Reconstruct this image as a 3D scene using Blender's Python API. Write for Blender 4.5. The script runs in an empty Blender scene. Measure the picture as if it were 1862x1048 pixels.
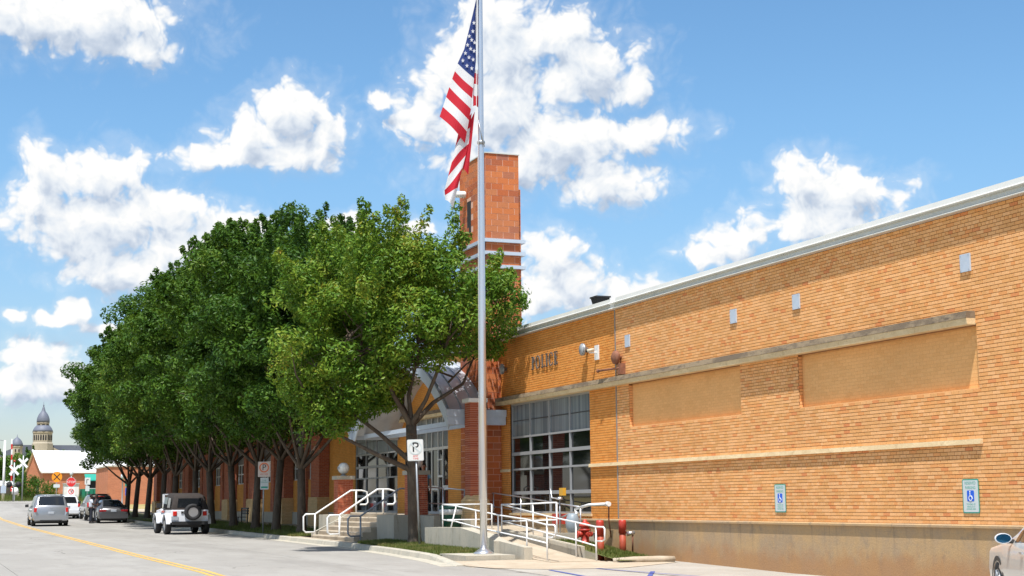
import bpy, math, random
import numpy as np
from mathutils import Vector, Matrix
random.seed(7); rng = np.random.default_rng(7)
PI = math.pi
SC = bpy.context.scene
COL = SC.collection

# ---------------------------------------------------------------- camera
cam = bpy.data.cameras.new('camera'); camo = bpy.data.objects.new('camera', cam); COL.objects.link(camo)
cam.sensor_width = 36.0; cam.lens = 36.0*2760/1862; cam.clip_end = 6000; cam.clip_start = 0.1
_r = Vector((0.93069612, -0.36567231, -0.00940665)); _u = Vector((-0.04243479, -0.13347421, 0.99014339)); _f = Vector((0.36332356, 0.92112344, 0.13974116))
camo.matrix_world = Matrix(((_r.x, _u.x, -_f.x, 0), (_r.y, _u.y, -_f.y, 0), (_r.z, _u.z, -_f.z, 1.45), (0, 0, 0, 1)))
SC.camera = camo
# ---------------------------------------------------------------- sun, exposure
SUN = Vector((-1, -1.5, 4.2)).normalized()          # towards the sun
sl = bpy.data.lights.new('sun', 'SUN'); sl.energy = 4.6; sl.angle = math.radians(0.53); sl.color = (1.0, 0.965, 0.915)
so = bpy.data.objects.new('sun', sl); COL.objects.link(so); so.rotation_euler = SUN.to_track_quat('Z', 'Y').to_euler()
SC.view_settings.view_transform = 'Standard'; SC.view_settings.look = 'None'; SC.view_settings.gamma = 1
SC.view_settings.exposure = 0.55; SC.view_settings.use_curve_mapping = False
SKY_K = 0.1; CLOUD_V = 0.70

# ---------------------------------------------------------------- sky with cumulus (azimuth / elevation in degrees)
CLOUDS = [(5.28, 17.55, 3.53, 1.29), (3.3, 17.68, 2.28, 1.25), (7.4, 16.85, 1.25, 0.71), (13.1, 14.55, 1.49, 1.08), (14.37, 13.77, 0.87, 0.95), (11.56, 13.59, 1.29, 0.93), (10.14, 12.74, 1.56, 0.42), (12.5, 13.01, 2.28, 0.62), (19.45, 16.17, 1.25, 1.29), (20.95, 17.18, 2.08, 1.76), (23.1, 17.35, 1.76, 1.29), (24.58, 16.11, 2.08, 1.56), (20.93, 14.73, 2.8, 1.76), (18.06, 14.43, 1.29, 1.08), (16.61, 15.07, 0.5, 0.42), (23.05, 13.48, 3.43, 1.25), (26.23, 13.72, 2.28, 0.66), (25.35, 11.89, 1.87, 0.83), (21.55, 12.67, 2.91, 1.04), (26.59, 15.65, 0.62, 0.66), (3.85, 12.25, 0.75, 0.91), (3.74, 10.96, 1.16, 1.04), (6.04, 11.87, 1.97, 1.04), (5.5, 10.15, 2.7, 1.25), (8.36, 10.76, 1.66, 0.93), (10.69, 10.32, 1.66, 0.79), (9.09, 9.26, 2.91, 1.25), (6.72, 8.59, 1.87, 0.93), (32.72, 11.73, 1.37, 0.95), (34.63, 11.18, 1.87, 0.87), (33.18, 10.28, 2.49, 1.04), (29.88, 9.6, 1.45, 0.5), (29.25, 9.16, 1.25, 0.5), (22.95, 9.18, 1.2, 1.04), (23.92, 8.09, 1.45, 0.91), (26.1, 7.67, 1.45, 0.71), (22.55, 7.69, 1.04, 0.83), (4.12, 5.33, 1.45, 0.62), (4.52, 4.45, 1.76, 0.73), (5.4, 7.05, 0.5, 0.5), (6.39, 6.33, 0.75, 0.42), (3.49, 4.34, 1.14, 0.79), (3.12, 6.85, 0.58, 0.25), (4.64, 6.69, 0.83, 0.25), (15.43, 10.4, 1.04, 0.46), (17.95, 10.2, 1.25, 0.42)]

class NT:
    def __init__(s, t): s.t = t
    def n(s, typ, **kw):
        nd = s.t.nodes.new(typ)
        for k, v in kw.items(): setattr(nd, k, v)
        return nd
    def l(s, a, b): s.t.links.new(a, b)
    def m(s, op, a, b=None, c=None, clamp=False):
        nd = s.t.nodes.new('ShaderNodeMath'); nd.operation = op; nd.use_clamp = clamp
        for i, v in enumerate((a, b, c)):
            if v is None: continue
            if isinstance(v, (int, float)): nd.inputs[i].default_value = v
            else: s.l(v, nd.inputs[i])
        return nd.outputs[0]
    def vm(s, op, a, b=None):
        nd = s.t.nodes.new('ShaderNodeVectorMath'); nd.operation = op
        for i, v in enumerate((a, b)):
            if v is None: continue
            if isinstance(v, (tuple, list)): nd.inputs[i].default_value = v
            else: s.l(v, nd.inputs[i])
        return nd
    def mix(s, fac, a, b, blend='MIX'):
        nd = s.t.nodes.new('ShaderNodeMix'); nd.data_type = 'RGBA'; nd.blend_type = blend
        for sock, v in ((nd.inputs[0], fac), (nd.inputs[6], a), (nd.inputs[7], b)):
            if isinstance(v, (int, float)): sock.default_value = v
            elif isinstance(v, (tuple, list)): sock.default_value = tuple(v)+((1,) if len(v) == 3 else ())
            else: s.l(v, sock)
        return nd.outputs[2]
    def ramp(s, fac, stops):
        nd = s.t.nodes.new('ShaderNodeValToRGB'); cr = nd.color_ramp
        while len(cr.elements) < len(stops): cr.elements.new(0.5)
        for e, (p, c) in zip(cr.elements, stops): e.position = p; e.color = tuple(c)+((1,) if len(c) == 3 else ())
        if fac is not None: s.l(fac, nd.inputs[0])
        return nd.outputs[0]
    def noise(s, vec, scale, detail=3, rough=0.55):
        nd = s.t.nodes.new('ShaderNodeTexNoise'); nd.inputs['Scale'].default_value = scale; nd.inputs['Detail'].default_value = detail
        nd.inputs['Roughness'].default_value = rough
        if vec is not None: s.l(vec, nd.inputs['Vector'])
        return nd
    def smooth(s, x, lo, hi):
        nd = s.t.nodes.new('ShaderNodeMapRange'); nd.interpolation_type = 'SMOOTHSTEP'
        s.l(x, nd.inputs[0]); nd.inputs[1].default_value = lo; nd.inputs[2].default_value = hi
        return nd.outputs[0]

def cloud_group():
    g = bpy.data.node_groups.new('cloud_field', 'ShaderNodeTree')
    g.interface.new_socket('P', in_out='INPUT', socket_type='NodeSocketVector')
    g.interface.new_socket('F', in_out='OUTPUT', socket_type='NodeSocketFloat')
    T = NT(g); gi = T.n('NodeGroupInput'); go = T.n('NodeGroupOutput'); P = gi.outputs[0]
    def n2(vec, sc, det, ro=.5):
        nd = T.noise(vec, sc, det, ro); nd.noise_dimensions = '2D'; return nd
    w = n2(P, 0.55, 2)
    off = T.vm('SUBTRACT', w.outputs['Color'], (0.5, 0.5, 0.5)); sc = T.vm('MULTIPLY', off.outputs[0], (1.5, 1.0, 0))
    Q = T.vm('ADD', P, sc.outputs[0]).outputs[0]
    acc = None
    for az, el, ra, rb in CLOUDS:
        d = T.vm('SUBTRACT', Q, (az, el, 0)); d = T.vm('MULTIPLY', d.outputs[0], (1/(ra*1.12), 1/(rb*1.12), 0))
        ln = T.vm('LENGTH', d.outputs[0]).outputs['Value']
        f = T.m('SUBTRACT', 1.0, ln)
        acc = f if acc is None else T.m('SMOOTH_MAX', acc, f, 0.3)
    # the rest of the sky carries the same kind of scattered cumulus
    sep = T.n('ShaderNodeSeparateXYZ'); T.l(P, sep.inputs[0])
    away = T.smooth(T.m('ABSOLUTE', T.m('SUBTRACT', sep.outputs[0], 21.5)), 19.5, 26.0)
    up = T.smooth(sep.outputs[1], 19.5, 24.0)
    outm = T.m('MAXIMUM', away, up)
    low = n2(P, 0.10, 3).outputs['Fac']
    gen = T.m('SUBTRACT', T.m('MULTIPLY', T.m('SUBTRACT', low, 0.53), 7.0), T.m('MULTIPLY', T.m('SUBTRACT', 1.0, outm), 6.0))
    acc = T.m('MAXIMUM', acc, gen)
    n1 = n2(P, 0.72, 7, 0.50).outputs['Fac']
    vo = T.n('ShaderNodeTexVoronoi'); vo.voronoi_dimensions = '2D'; vo.feature = 'SMOOTH_F1'; vo.inputs['Scale'].default_value = 1.5; vo.inputs['Smoothness'].default_value = 0.4
    vo.inputs['Detail'].default_value = 2.0; vo.inputs['Roughness'].default_value = 0.55
    T.l(Q, vo.inputs['Vector'])
    b = T.m('ADD', T.m('MULTIPLY', T.m('SUBTRACT', n1, 0.5), 1.75), T.m('MULTIPLY', T.m('SUBTRACT', 0.45, vo.outputs['Distance']), 0.75))
    T.l(T.m('ADD', T.m('ADD', T.m('MULTIPLY', acc, 1.6), 0.08), b), go.inputs[0])
    return g

world = bpy.data.worlds.new('World'); SC.world = world; world.use_nodes = True
world.cycles.sampling_method = 'MANUAL'; world.cycles.sample_map_resolution = 256
wt = world.node_tree
for nd in list(wt.nodes): wt.nodes.remove(nd)
T = NT(wt)
sky = T.n('ShaderNodeTexSky'); sky.sky_type = 'NISHITA'; sky.sun_disc = False
sky.sun_elevation = math.asin(SUN.z); sky.sun_rotation = math.atan2(SUN.x, SUN.y) % (2*PI)
sky.air_density = 1.0; sky.dust_density = 0.6; sky.ozone_density = 1.6; sky.altitude = 200
tc = T.n('ShaderNodeTexCoord'); sp = T.n('ShaderNodeSeparateXYZ'); T.l(tc.outputs['Generated'], sp.inputs[0])
az = T.m('MULTIPLY', T.m('ARCTAN2', sp.outputs[0], sp.outputs[1]), 57.29578)
el = T.m('MULTIPLY', T.m('ARCSINE', sp.outputs[2]), 57.29578)
cb = T.n('ShaderNodeCombineXYZ'); T.l(az, cb.inputs[0]); T.l(el, cb.inputs[1]); Pv = cb.outputs[0]
G = cloud_group()
def field(vec):
    nd = T.n('ShaderNodeGroup'); nd.node_tree = G; T.l(vec, nd.inputs[0]); return nd.outputs[0]
f0 = field(Pv); f1 = field(T.vm('ADD', Pv, (-0.35, 0.75, 0)).outputs[0])
alpha = T.m('MAXIMUM', T.smooth(f0, -0.32, 0.46), T.m('MULTIPLY', T.smooth(f0, -1.3, 0.3), 0.20))
alpha = T.m('MULTIPLY', alpha, T.smooth(el, -1.0, 1.0))
lit = T.m('ADD', T.m('MULTIPLY', T.m('SUBTRACT', f0, f1), 0.40), 0.62)
lit = T.m('SUBTRACT', lit, T.m('MULTIPLY', T.smooth(f0, 0.5, 1.9), 0.25), clamp=True)
ccol = T.ramp(lit, [(0.0, (0.43, 0.52, 0.66)), (0.32, (0.57, 0.65, 0.77)), (0.58, (0.80, 0.85, 0.91)), (0.85, (1.0, 0.995, 0.98))])
ccol = T.vm('SCALE', ccol); ccol.inputs['Scale'].default_value = CLOUD_V; ccol = ccol.outputs[0]
hs = T.n('ShaderNodeHueSaturation'); hs.inputs['Saturation'].default_value = 1.15; hs.inputs['Value'].default_value = 1.0; T.l(sky.outputs[0], hs.inputs['Color'])
scol = T.vm('MULTIPLY', hs.outputs[0], (SKY_K*1.06, SKY_K*1.20, SKY_K*1.20)).outputs[0]
low = T.smooth(el, -2.0, 15.0)
scol = T.vm('MULTIPLY', scol, T.mix(low, (0.74, 0.61, 0.68), (1.0, 1.0, 1.0))).outputs[0]
# thin veil near the horizon
bg = T.n('ShaderNodeBackground'); wo = T.n('ShaderNodeOutputWorld')
T.l(T.mix(alpha, scol, ccol), bg.inputs[0]); bg.inputs[1].default_value = 1.0; T.l(bg.outputs[0], wo.inputs[0])

# ---------------------------------------------------------------- materials
MATS = {}
def pmat(name, col, rough=0.7, metal=0.0, var=0.0, scale=3.0, bump=0.0, bscale=40.0, coat=0.0, island=0.0, spec=0.5, trans=None, stretch=(1, 1, 1)):
    if name in MATS: return MATS[name]
    m = bpy.data.materials.new(name); m.use_nodes = True; T = NT(m.node_tree); b = m.node_tree.nodes['Principled BSDF']
    b.inputs['Roughness'].default_value = rough; b.inputs['Metallic'].default_value = metal; b.inputs['Coat Weight'].default_value = coat
    b.inputs['Specular IOR Level'].default_value = spec
    b.inputs['Base Color'].default_value = tuple(col)+(1,)
    tcn = T.n('ShaderNodeTexCoord'); vec = tcn.outputs['Object']
    if stretch != (1, 1, 1): vec = T.vm('MULTIPLY', vec, stretch).outputs[0]
    if var > 0 or island > 0:
        c = tuple(col)
        out = None
        if var > 0:
            n = T.noise(vec, scale, 6, 0.62).outputs['Fac']
            out = T.ramp(n, [(0.3, [x*(1-var) for x in c]), (0.7, [min(1, x*(1+var)) for x in c])])
        if island > 0:
            gg = T.n('ShaderNodeNewGeometry'); v = T.m('ADD', T.m('MULTIPLY', gg.outputs['Random Per Island'], 2*island), 1-island)
            src = out if out is not None else T.ramp(None, [(0, c), (1, c)])
            out = T.vm('SCALE', src); T.l(v, out.inputs['Scale']); out = out.outputs[0]
        T.l(out, b.inputs['Base Color'])
    if bump > 0:
        bn = T.n('ShaderNodeBump'); bn.inputs['Strength'].default_value = bump; bn.inputs['Distance'].default_value = 0.02
        T.l(T.noise(vec, bscale, 4, 0.6).outputs['Fac'], bn.inputs['Height']); T.l(bn.outputs[0], b.inputs['Normal'])
    MATS[name] = m; return m

def brick_mat(name, stops, single=False, rough=0.85, stain=0.0):
    m = bpy.data.materials.new(name); m.use_nodes = True; T = NT(m.node_tree); b = m.node_tree.nodes['Principled BSDF']
    if single: v = T.n('ShaderNodeObjectInfo').outputs['Random']
    else: v = T.n('ShaderNodeNewGeometry').outputs['Random Per Island']
    pos = T.n('ShaderNodeNewGeometry').outputs['Position']
    col = T.ramp(v, stops)
    n = T.noise(pos, 55, 4, 0.7).outputs['Fac']; big = T.noise(pos, 0.55, 3, 0.6).outputs['Fac']
    k = T.m('ADD', T.m('MULTIPLY', n, 0.5), T.m('ADD', T.m('MULTIPLY', big, 0.35), 0.58))
    sc = T.vm('SCALE', col); T.l(k, sc.inputs['Scale']); out = sc.outputs[0]
    if stain:
        mp = T.vm('MULTIPLY', pos, (1, 2.4, 0.16)).outputs[0]
        st = T.smooth(T.noise(mp, 1.2, 5, 0.6).outputs['Fac'], 0.56, 0.72)
        out = T.mix(T.m('MULTIPLY', st, stain), out, (0.42, 0.13, 0.03))
    T.l(out, b.inputs['Base Color']); b.inputs['Roughness'].default_value = rough; b.inputs['Specular IOR Level'].default_value = 0.25
    bn = T.n('ShaderNodeBump'); bn.inputs['Strength'].default_value = 0.5; bn.inputs['Distance'].default_value = 0.01
    T.l(T.noise(pos, 120, 3, 0.7).outputs['Fac'], bn.inputs['Height']); T.l(bn.outputs[0], b.inputs['Normal'])
    return m
TAN_ST = [(0.0, (0.70, 0.35, 0.125)), (0.25, (0.77, 0.405, 0.165)), (0.5, (0.84, 0.455, 0.20)), (0.75, (0.77, 0.385, 0.14)), (0.94, (0.75, 0.33, 0.115)), (0.985, (0.68, 0.25, 0.095)), (1.0, (0.79, 0.41, 0.165))]
M_tan = brick_mat('tan_brick', TAN_ST, stain=0.12); M_tan1 = brick_mat('tan_brick_single', TAN_ST, True, stain=0.12)
M_cream = brick_mat('cream_brick', [(0, (0.79, 0.43, 0.165)), (0.5, (0.82, 0.455, 0.18)), (1, (0.76, 0.405, 0.15))])
M_gold = brick_mat('golden_brick', [(0, (0.70, 0.285, 0.062)), (0.5, (0.76, 0.33, 0.085)), (0.85, (0.70, 0.28, 0.06)), (1, (0.66, 0.24, 0.05))], stain=0.2)
RB = [(0, (0.36, 0.105, 0.048)), (0.3, (0.46, 0.125, 0.045)), (0.6, (0.54, 0.165, 0.055)), (0.85, (0.49, 0.175, 0.075)), (1, (0.32, 0.115, 0.075))]
M_block = brick_mat('red_block', RB); M_block1 = brick_mat('red_block_single', RB, True)
M_red = brick_mat('red_brick', [(0, (0.36, 0.085, 0.045)), (0.6, (0.44, 0.12, 0.06)), (1, (0.50, 0.16, 0.08))])
M_mortar = pmat('mortar', (0.27, 0.125, 0.045), 0.95, var=0.25, scale=9)
M_mortar_pale = pmat('pale_mortar', (0.68, 0.35, 0.125), 0.95, var=0.12, scale=9)
M_mortar_red = pmat('block_mortar', (0.66, 0.40, 0.30), 0.95, var=0.1)

def brick_tex(name, c1, c2, mort, axis='y', bw=0.2, bh=0.0677, ms=0.01, bump=0.6):
    m = bpy.data.materials.new(name); m.use_nodes = True; T = NT(m.node_tree); b = m.node_tree.nodes['Principled BSDF']
    pos = T.n('ShaderNodeNewGeometry').outputs['Position']; s = T.n('ShaderNodeSeparateXYZ'); T.l(pos, s.inputs[0])
    cc = T.n('ShaderNodeCombineXYZ'); T.l(T.m('ADD', s.outputs[0], s.outputs[1]), cc.inputs[0]); T.l(s.outputs[2], cc.inputs[1])
    bt = T.n('ShaderNodeTexBrick'); T.l(cc.outputs[0], bt.inputs['Vector']); bt.inputs['Scale'].default_value = 1.0
    bt.inputs['Brick Width'].default_value = bw; bt.inputs['Row Height'].default_value = bh; bt.inputs['Mortar Size'].default_value = ms*0.5
    bt.inputs['Color1'].default_value = tuple(c1)+(1,); bt.inputs['Color2'].default_value = tuple(c2)+(1,); bt.inputs['Mortar'].default_value = tuple(mort)+(1,)
    n = T.noise(pos, 1.3, 5, 0.6).outputs['Fac']
    sc = T.vm('SCALE', bt.outputs['Color']); T.l(T.m('ADD', T.m('MULTIPLY', n, 0.5), 0.75), sc.inputs['Scale'])
    T.l(sc.outputs[0], b.inputs['Base Color']); b.inputs['Roughness'].default_value = 0.9
    bn = T.n('ShaderNodeBump'); bn.inputs['Strength'].default_value = bump; bn.inputs['Distance'].default_value = 0.01; bn.invert = True
    T.l(bt.outputs['Fac'], bn.inputs['Height']); T.l(bn.outputs[0], b.inputs['Normal'])
    return m
M_gold_t = brick_tex('golden_brick_wall', (0.66, 0.28, 0.05), (0.72, 0.33, 0.07), (0.42, 0.19, 0.06))
M_red_t = brick_tex('red_brick_wall', (0.36, 0.09, 0.045), (0.46, 0.13, 0.06), (0.40, 0.25, 0.18))
M_redfar = brick_tex('far_red_brick', (0.46, 0.155, 0.075), (0.54, 0.19, 0.09), (0.5, 0.3, 0.2))
M_buff_t = brick_tex('buff_brick', (0.66, 0.43, 0.20), (0.72, 0.50, 0.25), (0.42, 0.28, 0.15))

def stain_mat(name, a, b_, c, sc=1.2, stretch=(1, 1, 0.35), rough=0.9, lo=0.42, hi=0.62, bump=0.35):
    m = bpy.data.materials.new(name); m.use_nodes = True; T = NT(m.node_tree); b = m.node_tree.nodes['Principled BSDF']
    pos = T.n('ShaderNodeNewGeometry').outputs['Position']; v = T.vm('MULTIPLY', pos, stretch).outputs[0]
    n1 = T.noise(v, sc, 6, 0.65).outputs['Fac']; n2 = T.noise(v, sc*2.7, 7, 0.7).outputs['Fac']; n3 = T.noise(pos, 30, 5, 0.7).outputs['Fac']
    o = T.mix(T.smooth(n1, lo, hi), a, b_); o = T.mix(T.m('MULTIPLY', T.smooth(n2, 0.53, 0.7), 0.8), o, c)
    s = T.vm('SCALE', o); T.l(T.m('ADD', T.m('MULTIPLY', n3, 0.45), 0.78), s.inputs['Scale'])
    T.l(s.outputs[0], b.inputs['Base Color']); b.inputs['Roughness'].default_value = rough; b.inputs['Specular IOR Level'].default_value = 0.3
    bn = T.n('ShaderNodeBump'); bn.inputs['Strength'].default_value = bump; bn.inputs['Distance'].default_value = 0.02
    T.l(n3, bn.inputs['Height']); T.l(bn.outputs[0], b.inputs['Normal'])
    return m
M_plinth = stain_mat('stained_concrete', (0.385, 0.275, 0.17), (0.46, 0.305, 0.155), (0.30, 0.225, 0.15), 0.9, (1, 1, 0.8))
def add_splash(m):
    T = NT(m.node_tree); b = m.node_tree.nodes['Principled BSDF']; src = b.inputs['Base Color'].links[0].from_socket
    pos = T.n('ShaderNodeNewGeometry').outputs['Position']; s_ = T.n('ShaderNodeSeparateXYZ'); T.l(pos, s_.inputs[0])
    nz = T.noise(T.vm('MULTIPLY', pos, (1, 1.3, 1)).outputs[0], 1.6, 5, .65).outputs['Fac']
    low = T.smooth(T.m('ADD', s_.outputs[2], T.m('MULTIPLY', nz, -0.9)), 0.10, -0.35)
    o = T.mix(T.m('MULTIPLY', low, 0.6), src, (0.40, 0.19, 0.075))
    dr = T.noise(T.vm('MULTIPLY', pos, (1, 3.2, 0.12)).outputs[0], 1.4, 4, .6).outputs['Fac']
    d2 = T.m('MULTIPLY', T.smooth(dr, 0.55, 0.72), T.smooth(s_.outputs[2], 0.1, 0.9))
    T.l(T.mix(T.m('MULTIPLY', d2, 0.45), o, (0.15, 0.12, 0.095)), b.inputs['Base Color'])
add_splash(M_plinth)
M_conc = stain_mat('grey_concrete', (0.40, 0.375, 0.31), (0.46, 0.42, 0.34), (0.30, 0.27, 0.21), 1.5)
M_walk = stain_mat('walk_concrete', (0.40, 0.335, 0.25), (0.46, 0.39, 0.30), (0.33, 0.26, 0.18), 1.1, (1, 1, 1))
M_road = stain_mat('road_concrete', (0.285, 0.27, 0.245), (0.318, 0.303, 0.276), (0.243, 0.23, 0.208), 0.35, (1.6, 0.5, 1), 0.85, bump=0.2)
def add_wear(m):
    T = NT(m.node_tree); b = m.node_tree.nodes['Principled BSDF']; src = b.inputs['Base Color'].links[0].from_socket
    pos = T.n('ShaderNodeNewGeometry').outputs['Position']
    wv = T.vm('ADD', pos, T.vm('SCALE', T.noise(pos, 0.8, 3).outputs['Color']).outputs[0]).outputs[0]
    vo = T.n('ShaderNodeTexVoronoi'); vo.feature = 'DISTANCE_TO_EDGE'; vo.inputs['Scale'].default_value = 0.22; T.l(wv, vo.inputs['Vector'])
    cr = T.m('SUBTRACT', 1.0, T.smooth(vo.outputs['Distance'], 0.002, 0.006)); gate = T.smooth(T.noise(pos, 0.12, 2).outputs['Fac'], 0.52, 0.6)
    o = T.mix(T.m('MULTIPLY', T.m('MULTIPLY', cr, gate), 0.6), src, (0.07, 0.065, 0.055))
    sp_ = T.n('ShaderNodeSeparateXYZ'); T.l(pos, sp_.inputs[0])
    lane = T.smooth(T.m('ABSOLUTE', T.m('SUBTRACT', sp_.outputs[0], 9.0)), 1.1, 0.2)
    st_ = T.m('MULTIPLY', lane, T.smooth(T.noise(T.vm('MULTIPLY', pos, (1, .15, 1)).outputs[0], 1.0, 5).outputs['Fac'], 0.35, 0.7))
    o = T.mix(T.m('MULTIPLY', st_, 0.35), o, (0.17, 0.16, 0.145))
    gut = T.smooth(sp_.outputs[0], 12.1, 13.1); o = T.mix(T.m('MULTIPLY', gut, 0.5), o, (0.16, 0.135, 0.10))
    spots = T.smooth(T.noise(pos, 1.7, 4, .7).outputs['Fac'], 0.66, 0.74); o = T.mix(T.m('MULTIPLY', spots, 0.4), o, (0.13, 0.125, 0.115))
    T.l(o, b.inputs['Base Color'])
add_wear(M_road)
M_lot = stain_mat('lot_concrete', (0.34, 0.315, 0.275), (0.38, 0.36, 0.32), (0.30, 0.265, 0.22), 0.5, (1, 1, 1))
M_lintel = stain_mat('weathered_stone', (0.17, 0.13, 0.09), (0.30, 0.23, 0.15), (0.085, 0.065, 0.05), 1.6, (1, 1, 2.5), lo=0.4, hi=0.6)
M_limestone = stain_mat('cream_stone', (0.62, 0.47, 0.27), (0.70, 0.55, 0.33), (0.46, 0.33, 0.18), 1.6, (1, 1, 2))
M_dirt = stain_mat('dirt', (0.26, 0.19, 0.12), (0.18, 0.15, 0.08), (0.33, 0.25, 0.15), 1.2, (1, 1, 1))
M_turf = stain_mat('turf', (0.085, 0.11, 0.03), (0.13, 0.14, 0.045), (0.17, 0.14, 0.06), 1.6, (1, 1, 1))
M_dry = stain_mat('dry_grass', (0.36, 0.28, 0.12), (0.28, 0.25, 0.10), (0.16, 0.19, 0.06), 0.2, (1, 1, 1))
M_coping = pmat('coping_metal', (0.60, 0.60, 0.56), 0.4, 0.15, var=0.06, scale=1.5)
M_white = pmat('white_paint', (0.80, 0.80, 0.78), 0.35, var=0.04, scale=6)
M_rail = pmat('white_rail_paint', (0.78, 0.79, 0.79), 0.4, var=0.05, scale=9)
M_railgrey = pmat('grey_rail_paint', (0.30, 0.33, 0.37), 0.4, 0.2)
M_alu = pmat('aluminium', (0.66, 0.67, 0.70), 0.28, 0.85, var=0.05, scale=3, stretch=(1, 1, 0.2))
M_frame = pmat('window_frame', (0.34, 0.35, 0.36), 0.45, 0.2)
M_frame_w = pmat('pale_frame', (0.52, 0.54, 0.54), 0.45, 0.1)
M_glass = pmat('dark_glass', (0.008, 0.010, 0.011), 0.03, spec=0.65)
M_carglass = pmat('car_glass', (0.012, 0.014, 0.017), 0.05, spec=0.6)
M_black = pmat('black_rubber', (0.016, 0.016, 0.017), 0.75)
M_blackp = pmat('black_plastic', (0.025, 0.025, 0.027), 0.5)
M_redp = pmat('red_paint', (0.42, 0.04, 0.025), 0.45, var=0.2, scale=8)
M_rust = pmat('bollard_red', (0.36, 0.06, 0.025), 0.6, var=0.22, scale=9)
M_rusty = pmat('rusty_metal', (0.22, 0.09, 0.05), 0.8, var=0.3, scale=12)
M_vent = pmat('grey_vent', (0.46, 0.53, 0.62), 0.5, var=0.05)
M_brown = pmat('brown_canvas', (0.030, 0.023, 0.020), 0.85, var=0.2, scale=8)
M_green = pmat('green_paint', (0.015, 0.20, 0.12), 0.5)
M_dgreen = pmat('dark_green_plastic', (0.008, 0.08, 0.055), 0.4)
M_yellow = pmat('road_yellow', (0.60, 0.37, 0.085), 0.7, var=0.25, scale=4)
M_blue = pmat('line_blue', (0.06, 0.09, 0.30), 0.7, var=0.15, scale=8)
M_orange = pmat('sign_orange', (0.80, 0.28, 0.01), 0.5)
M_signred = pmat('sign_red', (0.62, 0.02, 0.02), 0.5)
M_signblue = pmat('sign_blue', (0.005, 0.10, 0.62), 0.45)
M_teal = pmat('sign_teal', (0.02, 0.30, 0.22), 0.5)
M_signpale = pmat('sign_face', (0.55, 0.60, 0.60), 0.45)
M_signblack = pmat('sign_black', (0.015, 0.015, 0.015), 0.5)
M_galv = pmat('galvanised', (0.34, 0.36, 0.38), 0.45, 0.6, var=0.1, scale=10)
M_tail = pmat('tail_light', (0.55, 0.02, 0.015), 0.2)
M_silver = pmat('silver_paint', (0.34, 0.355, 0.38), 0.28, 0.55, coat=0.6)
M_whitecar = pmat('white_car_paint', (0.72, 0.74, 0.78), 0.28, coat=0.6)
M_greycar = pmat('grey_car_paint', (0.105, 0.105, 0.11), 0.3, 0.4, coat=0.6)
M_tancar = pmat('champagne_paint', (0.68, 0.65, 0.60), 0.3, 0.2, coat=0.5)
M_tansuv = pmat('dull_gold_paint', (0.30, 0.28, 0.24), 0.3, 0.4, coat=0.5)
M_skin = pmat('skin', (0.30, 0.155, 0.10), 0.55); M_darkskin = pmat('dark_skin', (0.09, 0.045, 0.03), 0.5)
M_shirt = pmat('white_shirt', (0.62, 0.66, 0.74), 0.85); M_blueshirt = pmat('blue_shirt', (0.20, 0.42, 0.66), 0.85)
M_trouser = pmat('navy_trousers', (0.015, 0.018, 0.03), 0.85); M_hair = pmat('dark_hair', (0.012, 0.01, 0.009), 0.7)
M_slate = pmat('slate_dome', (0.13, 0.145, 0.19), 0.6, var=0.1, scale=0.3)
M_court = pmat('courthouse_stone', (0.40, 0.35, 0.27), 0.85, var=0.12, scale=0.3)
M_bark = stain_mat('bark', (0.085, 0.062, 0.045), (0.12, 0.095, 0.07), (0.05, 0.036, 0.028), 4, (1, 1, 0.3))
M_seam = pmat('seam_metal', (0.50, 0.54, 0.60), 0.38, 0.25, var=0.12, scale=2)

def curtain_mat():
    m = bpy.data.materials.new('curtain_panel'); m.use_nodes = True; T = NT(m.node_tree); b = m.node_tree.nodes['Principled BSDF']
    pos = T.n('ShaderNodeNewGeometry').outputs['Position']; v = T.vm('MULTIPLY', pos, (1, 1, 0.02)).outputs[0]
    n = T.noise(v, 7, 2, 0.4).outputs['Fac']
    T.l(T.ramp(n, [(0.35, (0.12, 0.145, 0.165)), (0.65, (0.23, 0.265, 0.285))]), b.inputs['Base Color']); b.inputs['Roughness'].default_value = 0.25
    return m
M_curtain = curtain_mat()

def leaf_mat(name, stops, tr=0.35):
    m = bpy.data.materials.new(name); m.use_nodes = True; T = NT(m.node_tree); b = m.node_tree.nodes['Principled BSDF']; out = m.node_tree.nodes['Material Output']
    g = T.n('ShaderNodeNewGeometry'); oi = T.n('ShaderNodeObjectInfo')
    big = T.noise(g.outputs['Position'], 0.85, 3, 0.6).outputs['Fac']
    v = T.m('ADD', T.m('MULTIPLY', g.outputs['Random Per Island'], 0.45), T.m('ADD', T.m('MULTIPLY', T.m('SUBTRACT', big, 0.5), 1.3), 0.28))
    v = T.m('ADD', v, T.m('MULTIPLY', T.m('SUBTRACT', oi.outputs['Random'], 0.5), 0.32))
    c = T.ramp(v, stops); T.l(c, b.inputs['Base Color']); b.inputs['Roughness'].default_value = 0.45; b.inputs['Specular IOR Level'].default_value = 0.2
    t = T.n('ShaderNodeBsdfTranslucent'); T.l(T.mix(0.5, c, (0.10, 0.16, 0.01)), t.inputs[0])
    mx = T.n('ShaderNodeMixShader'); mx.inputs[0].default_value = tr*0.85; T.l(b.outputs[0], mx.inputs[1]); T.l(t.outputs[0], mx.inputs[2]); T.l(mx.outputs[0], out.inputs[0])
    return m
M_leaf_y = leaf_mat('young_leaf', [(0.0, (0.020, 0.068, 0.008)), (0.3, (0.058, 0.145, 0.013)), (0.58, (0.13, 0.235, 0.022)), (0.86, (0.235, 0.30, 0.030)), (1.0, (0.32, 0.24, 0.03))])
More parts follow.
